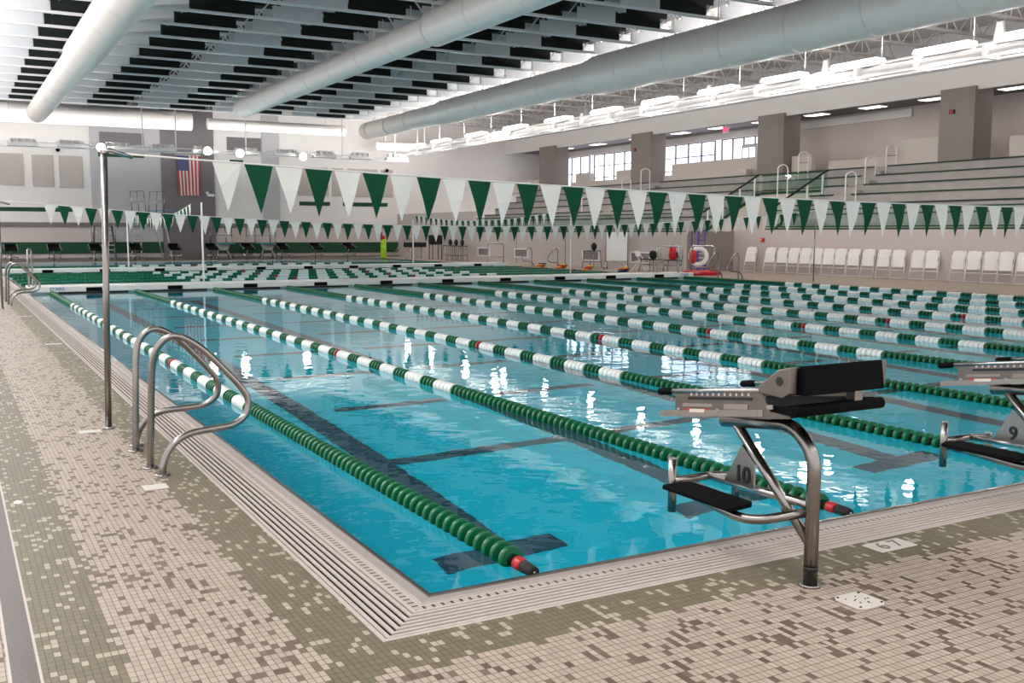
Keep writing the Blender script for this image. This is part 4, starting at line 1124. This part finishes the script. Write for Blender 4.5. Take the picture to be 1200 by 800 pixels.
# kickboard piles
def pile(loc, cols_, lab, rz=0.):
    for i, c in enumerate(cols_):
        k = thing('kickboard', '%s kickboard %s %s' % (c[1], ('at the bottom of the pile' if i == 0 else 'on top of the pile' if i == len(cols_)-1 else 'inside the pile'), lab), 'kickboard', (loc[0]+.03*i, loc[1]-.02*i, loc[2]+.055*i), rz+.15*i, 'kickboards '+lab)
        MB().prism([(-.22,-.14),(.22,-.14),(.24,.0),(.22,.13),(.1,.16),(-.1,.16),(-.22,.13),(-.24,0)], 2, 0, .045).build('foam_board', M[c[0]], k, bevel=.008)
        MB().prism([(-.08,-.145),(.08,-.145),(.08,-.14),(-.08,-.14)], 2, .01, .035).build('hand_notch', M['ink'], k)
Y_,O_,N__,R_ = ('yellow','yellow'),('orange','orange'),('navy','navy blue'),('red','red')
pile((22.95,37.6,0), [Y_,O_,Y_,N__,], 'leftmost on the right pool edge', .3)
pile((22.95,35.7,0), [R_,Y_,R_,Y_], 'second from left, right pool edge', .1)
pile((22.95,33.5,0), [Y_,R_,O_,Y_], 'third from left, by the ladder', .5)
pile((22.95,30.8,0), [N__,N__,R_,Y_], 'rightmost, before the white board', .2)

# dark equipment cluster in the far right corner
eq = thing('equipment_cart', 'low black padded cart in the far right corner', 'cart', (23.6, 53.4, 0), -.4)
MB().box(-.9,.5,-.3,.3,.75,1.05).build('padded_top', M['blackfab'], eq, bevel=.04)
MB().bar((-.75,0,0),(-.4,0,.8),.05).bar((.2,0,0),(.2,0,.8),.05).bar((-.5,-.2,0),(-.5,-.2,.8),.05).build('leg', M['steel_dark'], eq)
eq2 = thing('equipment_box', 'square black box standing on a trolley in the far right corner', 'box', (24.4, 52.6, 0))
MB().box(-.35,.35,-.3,.3,.95,1.5).build('box_body', M['blackfab'], eq2, bevel=.04)
MB().box(-.32,.32,-.28,.28,.9,.95).bar((-.3,-.25,0),(-.3,-.25,.95),.05).bar((.3,-.25,0),(.3,-.25,.95),.05).bar((-.3,.25,0),(-.3,.25,.95),.05).bar((.3,.25,0),(.3,.25,.95),.05).build('trolley', M['steel_dark'], eq2)
for i, (x, y, n_) in enumerate([(24.5,50.9,'left of three'),(24.5,50.1,'middle of three'),(24.5,49.3,'right of three')]):
    stool((x, y, 0), 'tall grey stool with black round back in the far right corner, '+n_, .85, .28)
lad = thing('exit_ladder', 'small steel stair rail beside the yellow-green inflatable', 'handrail', (24.0, 56.5, 0))
MB().tube(arc([(-.7,0,.35),(0,0,1.25),(.4,0,1.25),(.4,0,0)], .15), .025, 8).build('hand_rail', M['steel'], lad)
MB().tube(arc([(-.3,.6,.35),(.4,.6,1.25),(.8,.6,1.25),(.8,.6,0)], .15), .025, 8).build('hand_rail', M['steel'], lad)
hoop_frame((21.7,40.6,.15), .9, .95, 0, 'steel hoop rail at the right end of the far bulkhead')

# flush hatch on pole of column
for (y, z, n_) in ((22.9,6.5,'on the nearest column'),(44.4,6.5,'on the column before the bright windows')):
    a = thing('alarm_strobe', 'small dark red strobe '+n_, 'alarm', (33.75, y+.5, z))
    MB().box(-.06,0,-.12,.12,-.08,.08).build('strobe_body', M['ink'], a); MB().box(-.08,-.06,-.08,.08,-.05,.05).build('strobe_lens', M['red'], a)

# ------------------------------------------------------------------ lighting
def area(name, loc, sx, sy, power, rot=(0,0,0), col=(1,.97,.94)):
    l = bpy.data.lights.new(name, 'AREA'); l.shape = 'RECTANGLE'; l.size = sx; l.size_y = sy; l.energy = power; l.color = col
    o = bpy.data.objects.new(name, l); COL.objects.link(o); o.location = loc; o.rotation_euler = rot; return o
area('uplight_right', (25.2, 27, 7.5), .5, 60, 3000, (PI,0,0))
area('uplight_left', (-4.0, 27, 7.5), .5, 60, 13000, (PI,0,0))
area('far_wall_fill', (10, 58.1, 6.9), 34, .4, 420, (PI-.75,0,0))  # added strip, unseen from the camera, that brightens the far wall
area('downlight_left', (-4.0, 27, 6.9), .5, 60, 1500, (0,-0.35,0))
for i_, y_ in enumerate(fy):  # unseen point lights added below the tray to brighten the right side
    pl_ = bpy.data.lights.new('flood_fill', 'POINT'); pl_.energy = 75; pl_.shadow_soft_size = .14; pl_.color = (1,.97,.94)
    po_ = bpy.data.objects.new('flood_fill', pl_); COL.objects.link(po_); po_.location = (24.45, y_, 6.3)
area('near_fill', (10, -6, 7.6), 28, 1.0, 1200, (-.5,0,0))  # added fill light behind the camera, no fixture modelled there

wd = bpy.data.worlds.new('world'); SC.world = wd; wd.use_nodes = True
bg = wd.node_tree.nodes['Background']; bg.inputs[0].default_value = (1.,.975,.97,1); bg.inputs[1].default_value = 1.15

SC.view_settings.view_transform = 'Standard'; SC.view_settings.look = 'None'
SC.view_settings.exposure = .4; SC.view_settings.gamma = 1; SC.view_settings.use_curve_mapping = False
SC.cycles.use_denoising = True
SC.cycles.max_bounces = 10; SC.cycles.transmission_bounces = 6; SC.cycles.transparent_max_bounces = 12
SC.cycles.diffuse_bounces = 4; SC.cycles.glossy_bounces = 4
SC.cycles.sample_clamp_indirect = 6
